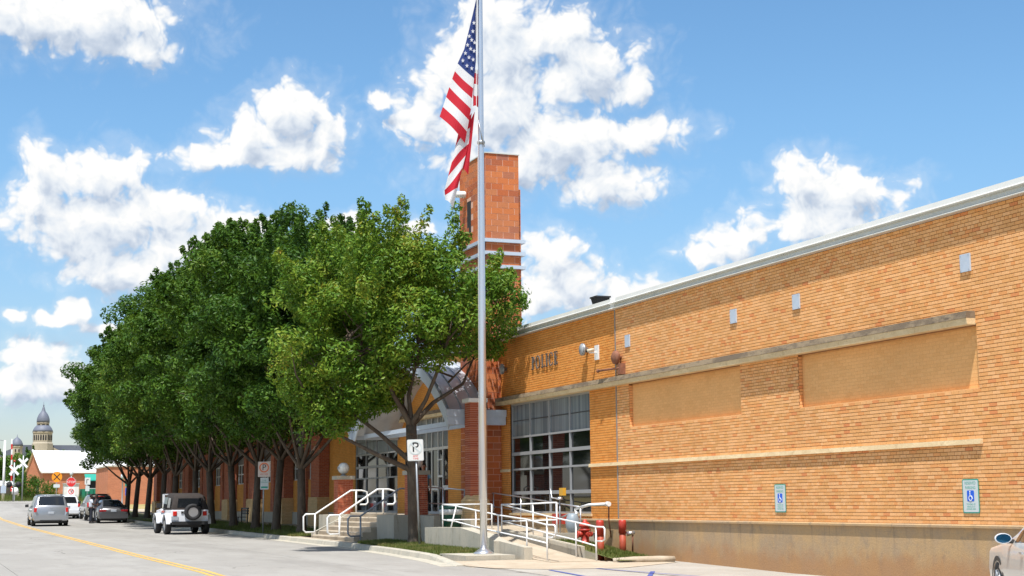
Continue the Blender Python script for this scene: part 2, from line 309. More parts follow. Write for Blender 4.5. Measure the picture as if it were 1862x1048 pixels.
M_leaf_d = leaf_mat('dark_leaf', [(0.0, (0.020, 0.060, 0.008)), (0.32, (0.042, 0.108, 0.012)), (0.68, (0.092, 0.178, 0.019)), (1.0, (0.18, 0.23, 0.028))])
M_grassb = leaf_mat('grass_blade', [(0.0, (0.06, 0.10, 0.02)), (0.5, (0.12, 0.16, 0.035)), (0.8, (0.22, 0.20, 0.07)), (1.0, (0.34, 0.27, 0.12))])

# ---------------------------------------------------------------- mesh builder
class MB:
    def __init__(s): s.v = []; s.f = []; s.m = []; s.cur = 0; s.sm = []
    def face(s, pts, smooth=False):
        i = len(s.v); s.v += [tuple(p) for p in pts]; s.f.append(list(range(i, i+len(pts)))); s.m.append(s.cur); s.sm.append(smooth)
    def box(s, x0, x1, y0, y1, z0, z1):
        i = len(s.v)
        s.v += [(x0, y0, z0), (x1, y0, z0), (x1, y1, z0), (x0, y1, z0), (x0, y0, z1), (x1, y0, z1), (x1, y1, z1), (x0, y1, z1)]
        for q in ((0, 3, 2, 1), (4, 5, 6, 7), (0, 1, 5, 4), (1, 2, 6, 5), (2, 3, 7, 6), (3, 0, 4, 7)):
            s.f.append([i+k for k in q]); s.m.append(s.cur); s.sm.append(False)
        return s
    def ring_surf(s, rings, close=True, caps=True, smooth=True):
        n = len(rings[0]); b = len(s.v)
        for r in rings: s.v += [tuple(p) for p in r]
        for k in range(len(rings)-1):
            for j in range(n if close else n-1):
                a = b+k*n+j; c = b+k*n+(j+1) % n
                s.f.append([a, c, c+n, a+n]); s.m.append(s.cur); s.sm.append(smooth)
        if caps:
            s.f.append([b+j for j in range(n)][::-1]); s.m.append(s.cur); s.sm.append(False)
            e = b+(len(rings)-1)*n; s.f.append([e+j for j in range(n)]); s.m.append(s.cur); s.sm.append(False)
        return s
    def tube(s, pts, rad, seg=8, caps=True):
        pts = [Vector(p) for p in pts]
        if not hasattr(rad, '__len__'): rad = [rad]*len(pts)
        rings = []; prev = None
        for i, p in enumerate(pts):
            d = (pts[min(i+1, len(pts)-1)]-pts[max(i-1, 0)])
            if d.length < 1e-9: d = Vector((0, 0, 1))
            d.normalize()
            if prev is None: a = d.orthogonal().normalized()
            else:
                a = prev-d*prev.dot(d); a = a.normalized() if a.length > 1e-6 else d.orthogonal().normalized()
            prev = a; b = d.cross(a)
            rings.append([p+(a*math.cos(2*PI*j/seg)+b*math.sin(2*PI*j/seg))*rad[i] for j in range(seg)])
        return s.ring_surf(rings, True, caps)
    def lathe(s, prof, c=(0, 0, 0), seg=16, axis='z', smooth=True):
        rings = []
        for r, h in prof:
            ring = []
            for j in range(seg):
                a = 2*PI*j/seg; x, y = r*math.cos(a), r*math.sin(a)
                if axis == 'z': ring.append((c[0]+x, c[1]+y, c[2]+h))
                elif axis == 'x': ring.append((c[0]+h, c[1]+x, c[2]+y))
                else: ring.append((c[0]+y, c[1]+h, c[2]+x))
            rings.append(ring)
        return s.ring_surf(rings, True, True, smooth)
    def prism(s, poly, x0, x1, axis='x'):
        # poly in the two other axes, extruded along axis
        def P(a, b, t):
            return (t, a, b) if axis == 'x' else ((a, t, b) if axis == 'y' else (a, b, t))
        s.ring_surf([[P(a, b, x0) for a, b in poly], [P(a, b, x1) for a, b in poly]], True, True, False); return s
    def sphere(s, c, r, seg=14, rings=8, sz=1.0):
        return s.lathe([(max(1e-4, r*math.sin(PI*k/rings)), -r*sz*math.cos(PI*k/rings)) for k in range(rings+1)], c, seg)
    def mesh(s, name, mats):
        me = bpy.data.meshes.new(name); me.from_pydata(s.v, [], s.f)
        if not isinstance(mats, (list, tuple)): mats = [mats]
        for m in mats: me.materials.append(m)
        me.polygons.foreach_set('material_index', s.m); me.polygons.foreach_set('use_smooth', s.sm)
        me.update(); return me
    def build(s, name, mats, parent=None, world=True):
        if parent is not None and world:
            L = Vector((0, 0, 0)); q = parent
            while q is not None: L += q.location; q = q.parent
            s.v = [(a-L.x, b-L.y, c-L.z) for a, b, c in s.v]
        me = s.mesh(name, mats); o = bpy.data.objects.new(name, me); COL.objects.link(o)
        if parent is not None: o.parent = parent
        return o

def fast_mesh(name, V, F, mat, smooth=False):
    """V (n,3), F (k,4) numpy -> mesh"""
    me = bpy.data.meshes.new(name); k = F.shape[1]
    me.vertices.add(len(V)); me.vertices.foreach_set('co', V.astype(np.float32).ravel())
    me.loops.add(F.size); me.loops.foreach_set('vertex_index', F.astype(np.int32).ravel())
    me.polygons.add(len(F)); me.polygons.foreach_set('loop_start', np.arange(0, F.size, k, dtype=np.int32))
    me.polygons.foreach_set('use_smooth', np.full(len(F), smooth, dtype=bool))
    me.materials.append(mat); me.update(calc_edges=True); me.validate(); return me
def tag(o, label=None, cat=None, group=None, kind=None):
    if label: o['label'] = label
    if cat: o['category'] = cat
    if group: o['group'] = group
    if kind: o['kind'] = kind
    return o
def thing(name, loc, label, cat, group=None, rz=0):
    o = bpy.data.objects.new(name, None); COL.objects.link(o); o.location = loc; o.rotation_euler = (0, 0, rz); o.empty_display_size = 0.2
    return tag(o, label, cat, group)
def copy_tree(o, parent=None):
    c = o.copy(); COL.objects.link(c)
    if parent is not None: c.parent = parent
    for ch in list(o.children): copy_tree(ch, c)
    return c
def link(name, me, parent=None, loc=(0, 0, 0), rot=None):
    o = bpy.data.objects.new(name, me); COL.objects.link(o); o.location = loc
    if rot: o.rotation_euler = rot
    if parent is not None: o.parent = parent
    return o
def text_obj(name, txt, size, mat, parent, M, depth=0.004, sx=1.0):
    """flat lettering: M is a 4x4 matrix (parent space) for the text plane"""
    cu = bpy.data.curves.new('t', 'FONT'); cu.body = txt; cu.size = size; cu.extrude = depth; cu.align_x = 'CENTER'; cu.align_y = 'CENTER'; cu.resolution_u = 3
    to = bpy.data.objects.new('t', cu); COL.objects.link(to); dg = bpy.context.evaluated_depsgraph_get()
    me = bpy.data.meshes.new_from_object(to.evaluated_get(dg)); bpy.data.objects.remove(to); bpy.data.curves.remove(cu)
    me.transform(M @ Matrix.Diagonal((sx, 1, 1, 1))); me.materials.clear(); me.materials.append(mat); me.name = name
    o = bpy.data.objects.new(name, me); COL.objects.link(o); o.parent = parent; return o
def plane_M(origin, right, up):
    r = Vector(right).normalized(); u = Vector(up).normalized(); n = r.cross(u)
    return Matrix(((r.x, u.x, n.x, origin[0]), (r.y, u.y, n.y, origin[1]), (r.z, u.z, n.z, origin[2]), (0, 0, 0, 1)))

_gy = [-200, 0, 17, 28, 34, 45, 60, 92, 115, 150, 175, 210, 5000]; _gz = [-0.3, -0.2, -0.13, -0.10, 0, .05, .15, .35, .6, 1.75, 2.5, 2.7, 2.7]
def gz(y): return float(np.interp(y, _gy, _gz))

# ================================================================= GROUND
def sheet(name, xs, ys, zf, mat, kind='structure'):
    mb = MB()
    V = [(x if not callable(x) else x(y), y, zf((x if not callable(x) else x(y)), y)) for y in ys for x in xs]
    n = len(xs); mb.v = V
    for j in range(len(ys)-1):
        for i in range(n-1):
            mb.f.append([j*n+i, j*n+i+1, (j+1)*n+i+1, (j+1)*n+i]); mb.m.append(0); mb.sm.append(True)
    o = mb.build(name, mat); tag(o, kind=kind); return o
YS = [-200, -60, 0, 8, 17, 22, 28, 31, 34, 38, 45, 52, 60, 70, 80, 92, 104, 115, 125, 135, 150, 160, 175, 190, 210, 400, 1500, 5000]
sheet('ground', [-3000, -300, -60, -20, -3, 0, 6, 12, 20, 40, 100, 400, 3000], YS, lambda x, y: gz(y)-0.16, M_dry)
# road: concrete slabs on a bed
bed = sheet('road', [-1.5, 6, 13.0], [-10]+[y for y in YS if 0 <= y <= 150], lambda x, y: gz(y)-0.05, M_dirt)
bed['label'] = 'pale concrete street with a double yellow centre line'
sheet('side_street', [-80, -3, 13.0], [150.5, 156, 160], lambda x, y: gz(y)+0.0, M_road)
slab_lines = list(range(8, 150, 5)) + [150]
for j in range(len(slab_lines)-1):
    ya, yb = slab_lines[j]+0.011, slab_lines[j+1]-0.011
    for i, (xa, xb) in enumerate(((-1.5, 2.2), (2.2, 6.07), (6.07, 9.7), (9.7, 12.98))):
        mb = MB(); ys = sorted(set([ya, yb]+[y for y in _gy if ya < y < yb]))
        rings = [[(xa+.006, y, gz(y)-.06), (xb-.006, y, gz(y)-.06), (xb-.006, y, gz(y)+rng_z), (xa+.006, y, gz(y)+rng_z)] for rng_z in [0.0] for y in ys]
        mb.ring_surf(rings, True, True, False); mb.build('slab', M_road, bed, world=False)
for k, x in enumerate((5.93, 6.13)):
    mb = MB(); ys = [12, 17, 22, 28, 34, 45, 60, 75, 92, 104, 115, 130, 149]
    mb.ring_surf([[(x, y, gz(y)+.004), (x+.11, y, gz(y)+.004)] for y in ys], False, False, False)
    mb.build('yellow_line', M_yellow, bed, world=False)
# parking lot and apron at the right
sheet('parking_lot', [12.4, 15, 17.38], [-10, 8, 17, 28, 31.2, 33.6], lambda x, y: gz(y)+0.008, M_lot)
sheet('near_road_edge', [12.98, 12.3], [-10, 8, 17, 28, 33], lambda x, y: gz(y)+0.002, M_road)
ap = MB()
AP = [(12.02, 33.5), (12.25, 32.3), (13.2, 31.5), (15.0, 31.3), (16.3, 32.2), (17.2, 32.9), (16.2, 33.45), (15.6, 34.0), (15.58, 35.2), (14.3, 35.3), (14.0, 35.15), (12.62, 35.15), (12.1, 35.3)]
c0 = (14.2, 33.4)
for k in range(len(AP)):
    a, b = AP[k], AP[(k+1) % len(AP)]
    zz = lambda p: gz(p[1])+.016+.02*max(0, p[1]-33.6)
    ap.face([(c0[0], c0[1], zz(c0)), (a[0], a[1], zz(a)), (b[0], b[1], zz(b))])
o = ap.build('apron', M_walk); tag(o, kind='structure')
fill = sheet('apron_base', [12.0, 12.9, 15.8], [33.0, 34, 35.6, 37.2], lambda x, y: gz(y)+.004, M_walk)
lot_lines = bpy.data.objects['parking_lot']
for (xa, ya, xb, yb, w) in ((13.16, 31.25, 12.81, 27.39, .1), (15.0, 29.9, 13.18, 26.6, .1), (14.32, 31.35, 15.4, 24.5, .09)):
    d = Vector((xb-xa, yb-ya, 0)); n = Vector((-d.y, d.x, 0)).normalized()*w/2
    mb = MB(); mb.face([(xa-n.x, ya-n.y, gz(ya)+.014), (xb-n.x, yb-n.y, gz(yb)+.014), (xb+n.x, yb+n.y, gz(yb)+.014), (xa+n.x, ya+n.y, gz(ya)+.014)][::1])
    mb.build('blue_line', M_blue, lot_lines, world=False)
# kerb: stones along the street
def kx(y): return float(np.interp(y, [33.5, 35, 37, 42, 47, 60, 150], [11.75, 12.0, 12.3, 12.75, 13.0, 13.0, 13.0]))
kb = thing('kerb', (13, 60, 0), 'grey concrete kerb along the tree row', 'kerb'); del kb['category']; kb['kind'] = 'structure'
y = 33.6
while y < 148:
    y2 = y+2.4
    mb = MB()
    def kring(yy):
        x = kx(yy); z = gz(yy); h = float(np.interp(yy, [33.5, 37.5], [.02, .15])); 
        return [(x-.35, yy, z-.05), (x-.35, yy, z+.006), (x+.0, yy, z+.012), (x+.03, yy, z+h-.02), (x+.06, yy, z+h), (x+.22, yy, z+h), (x+.22, yy, z-.05)]
    mb.ring_surf([kring(y+.012), kring((y+y2)/2), kring(y2-.012)], True, True, False)
    mb.build('kerb_stone', M_conc, kb); y = y2
# verge between kerb and building, rising gently
def vz(x, y): return gz(y)+0.13+0.13*max(0, min(1, (x-13.2)/2.2))
sheet('verge', [lambda y: kx(y)+.2, 14.0, 15.0, 15.9], [56.2, 60, 66, 75, 85, 92, 104, 115, 130, 148], vz, M_turf)
sheet('near_verge', [lambda y: kx(y)+.2, 13.2, 13.95, 14.32], [37.0, 38.5, 40, 42, 44, 47.2], lambda x, y: gz(y)+.12+.05*(x-12.5), M_turf)
sheet('footpath', [15.9, 16.7, 17.4], [55, 70, 92, 115, 125], lambda x, y: gz(y)+0.27, M_walk)
sheet('landing_ground', [lambda y: kx(y)+.2, 13.6], [47.2, 50, 53, 56.2], lambda x, y: gz(y)+0.14, M_walk)
# grass mound at the hydrant
def mz(x, y):
    return 0.05+0.36*max(0, min(1, (y-33.4)/3.4))*max(0, min(1, (18.6-x)/2.0)) - 0.12*max(0, min(1, (x-16.2)/1.2))
sheet('grass_mound', [15.79, 16.2, 16.7, 17.36], [33.2, 34.2, 35.2, 36.2, 37.4], mz, M_turf)
# low rounded kerb in front of the mound
mb = MB(); pts = [(15.75, 33.5, .03), (16.2, 33.3, .05), (16.8, 33.12, .06), (17.2, 33.12, .06)]
mb.tube(pts, [.07, .085, .085, .07], 8); o = mb.build('mound_kerb', M_walk); tag(o, kind='structure')

def grass_blades(name, n, fn, h=0.09, mat=M_grassb):
    P = np.array([fn() for _ in range(n)]); a = rng.uniform(0, 2*PI, n); hh = h*rng.uniform(0.5, 1.5, n); w = 0.012
    lean = rng.uniform(-.5, .5, (n, 2))*hh[:, None]
    A = P+np.c_[np.cos(a)*w, np.sin(a)*w, np.zeros(n)]; B = P-np.c_[np.cos(a)*w, np.sin(a)*w, np.zeros(n)]
    C = P+np.c_[lean, hh]
    V = np.stack([A, B, C], 1).reshape(-1, 3); F = np.arange(3*n).reshape(-1, 3)
    o = link(name, fast_mesh(name, V, F, mat)); tag(o, kind='stuff'); return o
U = rng.uniform
def g1():
    y = U(37.2, 47.2); x = U(kx(y)+.22, 13.95 if y < 42.2 else 14.3); return (x, y, gz(y)+.11+.05*(x-12.5))
def g2():
    y = 56.3+40*U()**1.6; x = U(13.25, 15.9); return (x, y, vz(x, y)-.01)
def g3():
    y = U(33.35, 37.4); x = U(15.82, 17.34); return (x, y, mz(x, y)-.01)
o = grass_blades('grass', 16000, g1, .08); o['label'] = 'short green grass wedge between kerb and ramp wall'
o = grass_blades('grass', 16000, g2, .10); o['label'] = 'shaded grass strip under the tree row'
o = grass_blades('grass', 6000, g3, .08); o['label'] = 'patchy dry grass around the red fire hydrant'
def g4():
    return (U(4, 26), U(157, 178), 0)
def g4b():
    x, y, _ = g4(); return (x, y, gz(y)-.16)
o = grass_blades('grass', 14000, g4b, .55); o['label'] = 'dry yellow weeds beside the railway crossing'

# ================================================================= POLICE STATION
X0 = 17.4
ST = thing('police_station', (X0, 45, 0), 'long golden brick police building with tower and blank tan side wall', 'building')

def brick_run(rects, holes, xf, course, length, z0, th, mat, name, parent, joint=0.011, header=6, single=None, smat=None, jitter=0.002):
    """running-bond bricks on a wall face x=xf; rects (y0,y1,z0,z1); one mesh, plus up to 300 single bricks"""
    B = []
    y0, y1, za, zb = rects; nz = int((zb-za)/course+1e-6)
    for c in range(nz):
        z = za+c*course; hdr = header and c % header == header-1
        L = length/2 if hdr else length; off = (c % 2)*L/2
        segs = [(y0, y1)]
        for (h0, h1, hz0, hz1) in holes:
            if z+course > hz0+.01 and z < hz1-.01:
                ns = []
                for a, b in segs:
                    if h1 <= a or h0 >= b: ns.append((a, b))
                    else:
                        if h0 > a: ns.append((a, h0))
                        if h1 < b: ns.append((h1, b))
                segs = ns
        for a, b in segs:
            k = math.floor((a-off)/L); yy = k*L+off
            while yy < b-.005:
                p, q = max(yy, a), min(yy+L, b)
                if q-p > .03: B.append((p+joint/2, q-joint/2, z+joint/2, z+course-joint/2))
                yy += L
    B = np.array(B); keep = np.ones(len(B), bool)
    if single is not None:
        cy = (B[:, 0]+B[:, 1])/2; vis = np.where(cy > single)[0]; idx = vis[np.argsort(cy[vis])][:300]; keep[idx] = False
        cache = {}
        L0 = Vector((0, 0, 0)); q = parent
        while q is not None: L0 += q.location; q = q.parent
        for i in idx:
            w = round(B[i, 1]-B[i, 0], 3); h = B[i, 3]-B[i, 2]
            if w not in cache:
                mb = MB(); mb.box(0, th, -w/2, w/2, -h/2, h/2)
                cache[w] = mb.mesh('brick', smat)
            link('brick', cache[w], parent, (xf+random.uniform(-jitter, 0)-L0.x, (B[i, 0]+B[i, 1])/2-L0.y, (B[i, 2]+B[i, 3])/2-L0.z))
    B = B[keep]; n = len(B); jx = xf-rng.uniform(0, jitter, n)
    x1 = jx+th
    V = np.zeros((n, 8, 3))
    for k, (bx, by, bz) in enumerate(((0, 0, 0), (0, 1, 0), (0, 1, 1), (0, 0, 1), (1, 0, 0), (1, 1, 0), (1, 1, 1), (1, 0, 1))):
        V[:, k, 0] = x1 if bx else jx; V[:, k, 1] = B[:, by]; V[:, k, 2] = B[:, 2+bz]
    F = np.array([[3, 2, 1, 0], [0, 1, 5, 4], [1, 2, 6, 5], [2, 3, 7, 6], [3, 0, 4, 7]])
    F = (F[None]+8*np.arange(n)[:, None, None]).reshape(-1, 4)
    L = Vector((0, 0, 0)); q = parent
    while q is not None: L += q.location; q = q.parent
    V = V.reshape(-1, 3)-np.array(L)
    o = link(name, fast_mesh(name, V, F, mat), parent); tag(o, kind='stuff'); return o

def PB(name, mat, boxes, parent=ST):
    mb = MB()
    for b in boxes: mb.box(*b)
    return mb.build(name, mat, parent)
# --- near blank wall
wall = PB('wall', M_mortar, [(17.408, 17.8, 6, 36.6, .985, 3.365), (17.408, 17.8, 6, 36.6, 4.475, 6.6), (17.408, 17.8, 6, 21.79, 3.365, 4.475), (17.408, 17.8, 27.63, 30.07, 3.365, 4.475),
    (17.408, 17.8, 35.84, 36.6, 3.365, 4.475)])
wall['label'] = 'long blank wall of tan brick with two bricked-up openings'
holes = [(21.79, 27.63, 3.365, 4.475), (30.07, 35.84, 3.365, 4.475)]
brick_run((6.0, 36.585, .985, 6.605), holes, X0, .0677, .2033, .985, .035, M_tan, 'brick_field', wall, single=20.72, smat=M_tan1)
# reveals (side bricks of the openings) and cream infill
inf = PB('infill_wall', M_mortar_pale, [(17.5015, 17.8, 21.79, 27.63, 3.365, 4.475), (17.5015, 17.8, 30.07, 35.84, 3.365, 4.475)])
inf['label'] = 'cream brick infill of the two former window openings'
for a, b in ((21.79, 27.63), (30.07, 35.84)):
    brick_run((a, b, 3.365, 4.475), [], 17.5, .0677, .2033, 3.365, .02, M_cream, 'infill_bricks', inf, joint=.006, header=0, jitter=.001)
for yb in (27.63, 35.84):
    mb = MB()
    for c in range(16): mb.box(17.41, 17.497, yb-.002, yb+.05, 3.37+c*.0677+.005, 3.37+(c+1)*.0677-.005)
    r = mb.build('reveal_bricks', M_tan, wall); r['kind'] = 'stuff'
sl_ = PB('sloping_sill', M_tan, [(17.40, 17.5, 21.79, 27.63, 3.345, 3.368), (17.40, 17.5, 30.07, 35.84, 3.345, 3.368)], wall)
# --- police wall (golden brick) with a window opening
pw = PB('wall', M_mortar, [(17.417, 17.8, 36.62, 45.2, 1.0, 1.12), (17.417, 17.8, 36.62, 38.37, 1.12, 4.5), (17.417, 17.8, 44.4, 45.2, 1.12, 4.5), (17.417, 17.8, 36.62, 45.2, 4.5, 6.6)])
pw['label'] = 'golden brick wall section carrying the raised lettering'
brick_run((36.62, 45.19, .985, 6.605), [(38.37, 44.4, 1.12, 4.47)], 17.41, .0677, .2033, .985, .03, M_gold, 'brick_field', pw, header=6, jitter=.0015)
mb = MB()
for ye, s_ in ((38.37, -1), (44.4, 1)):
    for c in range(49): mb.box(17.415, 17.6, min(ye, ye+s_*.003), max(ye, ye+s_*.003), 1.13+c*.0677, 1.13+(c+1)*.0677-.008)
r = mb.build('reveal_bricks', M_gold, pw); r['kind'] = 'stuff'
PB('joint_cover', M_galv, [(17.385, 17.42, 36.585, 36.625, 1.0, 6.56)])
# concrete plinth, with ledge
plz = [(y, gz(y)-.3) for y in (6, 17, 28, 36.6, 45.2)]
mb = MB(); mb.ring_surf([[(17.38, y, z), (17.9, y, z), (17.9, y, .93), (17.38, y, .93)] for y, z in plz], True, True, False)
mb.ring_surf([[(17.33, y, .925), (17.5, y, .925), (17.5, y, .985), (17.36, y, .985), (17.33, y, .965)] for y, z in plz], True, True, False)
o = mb.build('plinth', M_plinth, ST); o['label'] = 'rust-stained concrete plinth under the blank wall'
# lintel course in stones
def stones(name, y0, y1, L, prof, mat, parent, jitter=.2):
    y = y0
    while y < y1-.05:
        e = min(y1, y+L*random.uniform(1-jitter, 1+jitter)); e = y1 if y1-e < L*.4 else e
        mb = MB(); dx = random.uniform(-.003, .003)
        mb.ring_surf([[(a+dx, yy, b) for a, b in prof] for yy in (y+.003, e-.003)], True, True, False); mb.build(name, mat, parent); y = e
lt = PB('lintel', M_limestone, [(17.30, 17.42, 21.83, 66.3, 4.50, 4.58)])
lt['label'] = 'stone lintel course, weathered grey above and cream below'
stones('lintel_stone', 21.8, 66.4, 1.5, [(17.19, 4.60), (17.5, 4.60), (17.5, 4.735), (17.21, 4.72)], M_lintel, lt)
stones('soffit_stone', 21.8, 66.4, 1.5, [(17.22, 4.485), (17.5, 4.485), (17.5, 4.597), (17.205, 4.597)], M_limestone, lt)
bd = PB('band_course', M_limestone, [(17.37, 17.43, 21.8, 38.3, 2.39, 2.46)])
bd['label'] = 'thin cream stone band across the wall'
stones('band_stone', 21.76, 38.36, 2.3, [(17.335, 2.385), (17.5, 2.385), (17.5, 2.475), (17.35, 2.475)], M_limestone, bd)
stones('band_stone', 44.42, 45.15, 2.3, [(17.335, 2.385), (17.5, 2.385), (17.5, 2.475), (17.35, 2.475)], M_limestone, bd)
# coping
cp_prof = [(17.42, 6.54), (17.27, 6.54), (17.255, 6.555), (17.33, 6.60), (17.335, 6.68), (17.27, 6.69), (17.25, 6.705), (17.33, 6.75), (17.36, 6.85), (17.9, 6.86), (17.9, 6.54)]
for a, b in ((6, 36.5), (36.72, 45.15), (47.85, 120)):
    mb = MB(); mb.ring_surf([[(p, yy, q) for p, q in cp_prof] for yy in (a, b)], True, True, False); mb.build('coping', M_coping, ST)
mb = MB(); mb.ring_surf([[(p-.015, yy, q) for p, q in cp_prof] for yy in (36.5, 36.72)], True, True, False); mb.build('coping_cover', M_white, ST)
# body behind: roof, other walls
PB('roof', pmat('roof_gravel', (0.35, 0.33, 0.3), .9, var=.2, scale=4), [(17.8, 40, 6, 120, 6.5, 6.62)])
PB('back_wall', M_gold_t, [(39.7, 40, 6, 120, -.5, 6.5), (17.8, 39.7, 5.7, 6, -.5, 6.5), (17.8, 39.7, 119.7, 120, 0, 6.5)])
# --- windows
def window(y0, y1, zs, ncol, x=17.50, curtain=1, fr=M_frame, thick=(0, 1, 3), parent=ST, label=None, gl=M_glass):
    w = PB('window', M_black, [(x+.12, x+.16, y0, y1, zs[0], zs[-1])], parent)
    if label: w['label'] = label
    cw = (y1-y0)/ncol
    mb = MB()
    for k in range(ncol+1):
        yy = y0+k*cw; mb.box(x-.045, x+.05, yy-.035, yy+.035, zs[0], zs[-1])
    for i, z in enumerate(zs):
        t = .05 if i in thick else .028
        mb.box(x-.052, x+.045, y0-.036, y1+.036, z-t, z+t)
    f = mb.build('window_frame', fr, w)
    for i in range(len(zs)-1):
        for k in range(ncol):
            mat = M_curtain if i >= len(zs)-1-curtain else gl
            tw = random.uniform(-.006, .006); ya, yb = y0+k*cw+.03, y0+(k+1)*cw-.03; za, zb = zs[i]+.025, zs[i+1]-.025
            mb = MB(); tz = random.uniform(-.004, .004)
            mb.ring_surf([[(x+tw+d, ya, za), (x-tw+d, yb, za), (x-tw+tz+d, yb, zb), (x+tw+tz+d, ya, zb)] for d in (0, .01)], True, True, False)
            mb.build('pane', mat, w)
    if curtain:
        zm = (zs[-2]+zs[-1])/2; PB('glazing_bar', M_blackp, [(x-.012, x-.002, y0+.04, y1-.04, zm-.012, zm+.012)], w)
    return w
window(38.38, 44.39, [1.12, 1.73, 2.45, 2.93, 3.44, 4.46], 4, label='tall gridded window beside the hydrant, curtained top row')
PB('window_sill', M_limestone, [(17.36, 17.6, 38.3, 44.45, 1.05, 1.118)])
# far part, seen between the trees: golden walls, pilasters, grey panels
fw = PB('wall', M_gold_t, [(17.42, 17.8, 47.85, 50.4, .9, 6.6), (17.42, 17.8, 50.4, 55.0, 4.6, 6.6), (17.42, 17.8, 55.0, 56.35, .9, 6.6), (17.42, 17.8, 56.35, 62.4, 4.5, 6.6), (17.42, 17.8, 62.4, 66.6, .9, 6.6),
    (17.42, 17.8, 66.6, 120, .4, 2.6), (17.42, 17.8, 66.6, 120, 5.5, 6.6)])
fw['label'] = 'golden brick street front behind the trees'
window(56.36, 62.39, [1.12, 1.75, 2.47, 2.93, 3.44, 4.46], 4, label='tall gridded window between the stair and the globe pier')
PB('plinth', M_conc, [(17.36, 17.8, 56.3, 120, .3, 1.08)])
pys = [67.4, 74.3, 81.2, 88.1, 95.0, 101.9, 108.8, 115.7]
for py in pys:
    p = PB('pilaster', M_red_t, [(16.95, 17.42, py-.75, py+.75, 1.75, 6.55)])
    mb = MB(); mb.box(16.85, 17.42, py-.85, py+.85, .2, 1.6); mb.prism([(py-.85, 1.6), (py+.85, 1.6), (py+.75, 1.76), (py-.75, 1.76)], 16.85, 17.42); mb.build('pilaster_base', M_buff_t, p)
for a, b in zip(pys[:-1], pys[1:]):
    ya, yb = a+.75, b-.75
    PB('metal_panel', pmat('grey_panel', (0.16, 0.165, 0.17), .5, .3), [(17.46, 17.7, ya, yb, 3.7, 5.5)])
    sc_ = PB('mid_pier', M_red_t, [(17.30, 17.75, (ya+yb)/2-.35, (ya+yb)/2+.35, 1.1, 5.5)])
    for (c, d) in ((ya, (ya+yb)/2-.35), ((ya+yb)/2+.35, yb)):
        window(c+.1, d-.1, [2.6, 3.15, 3.7], 3, x=17.52, curtain=0, fr=M_white, thick=(0, 2))
# --- entrance storefront
ent = None
# storefront
sf = PB('entrance', M_black, [(17.75, 17.8, 50.4, 55.0, 1.05, 4.6)]); sf.parent = ST; sf['label'] = 'glazed entrance under the arched canopy with one door leaf open'
fm = MB()
for yy in (50.44, 51.1, 51.62, 52.35, 52.95, 54.1, 54.94): fm.box(17.46, 17.56, yy-.04, yy+.04, 1.07, 4.6)
for z in (3.38, 4.57, 1.1): fm.box(17.455, 17.555, 50.4, 55.0, z-.05, z+.05)
fm.box(17.455, 17.55, 50.44, 51.1, 1.9, 2.06); fm.box(17.455, 17.55, 51.62, 52.95, 1.9, 2.06); fm.box(17.455, 17.55, 51.1, 51.62, 2.35, 2.43); fm.box(17.455, 17.55, 51.1, 51.62, 2.95, 3.0)
fm.box(17.455, 17.55, 54.1, 54.94, 2.3, 2.36); fm.box(17.455, 17.55, 54.1, 54.94, 1.7, 1.76)
fm.build('entrance_frame', M_frame_w, sf)
ys = [50.44, 51.1, 52.35, 52.95, 54.1, 54.94]
for a, b in zip(ys[:-1], ys[1:]): PB('transom_panel', M_curtain, [(17.50, 17.52, a+.04, b-.04, 3.43, 4.52)], sf)
PB('transom_bar', M_blackp, [(17.488, 17.498, 50.5, 54.9, 3.96, 3.985)], sf)
for a, b, z0, z1 in ((50.44, 51.1, 1.15, 1.9), (50.44, 51.1, 2.06, 3.33), (51.1, 51.62, 1.15, 2.35), (51.1, 51.62, 2.43, 2.95), (51.1, 51.62, 3.0, 3.33), (51.62, 52.35, 1.15, 1.9), (51.62, 52.35, 2.06, 3.33), (52.35, 52.95, 1.15, 1.9), (52.35, 52.95, 2.06, 3.33),
        (54.1, 54.94, 1.15, 1.7), (54.1, 54.94, 1.76, 2.3), (54.1, 54.94, 2.36, 3.33)):
    PB('pane', M_glass, [(17.50, 17.515, a+.045, b-.045, z0+.01, z1-.01)], sf)
dl = PB('door', pmat('brown_door', (0.03, 0.022, 0.02), .4), [(17.0, 17.46, 53.98, 54.03, 1.09, 3.32)], sf)
PB('handle', M_alu, [(17.06, 17.10, 53.9, 53.98, 2.0, 2.35)], dl)
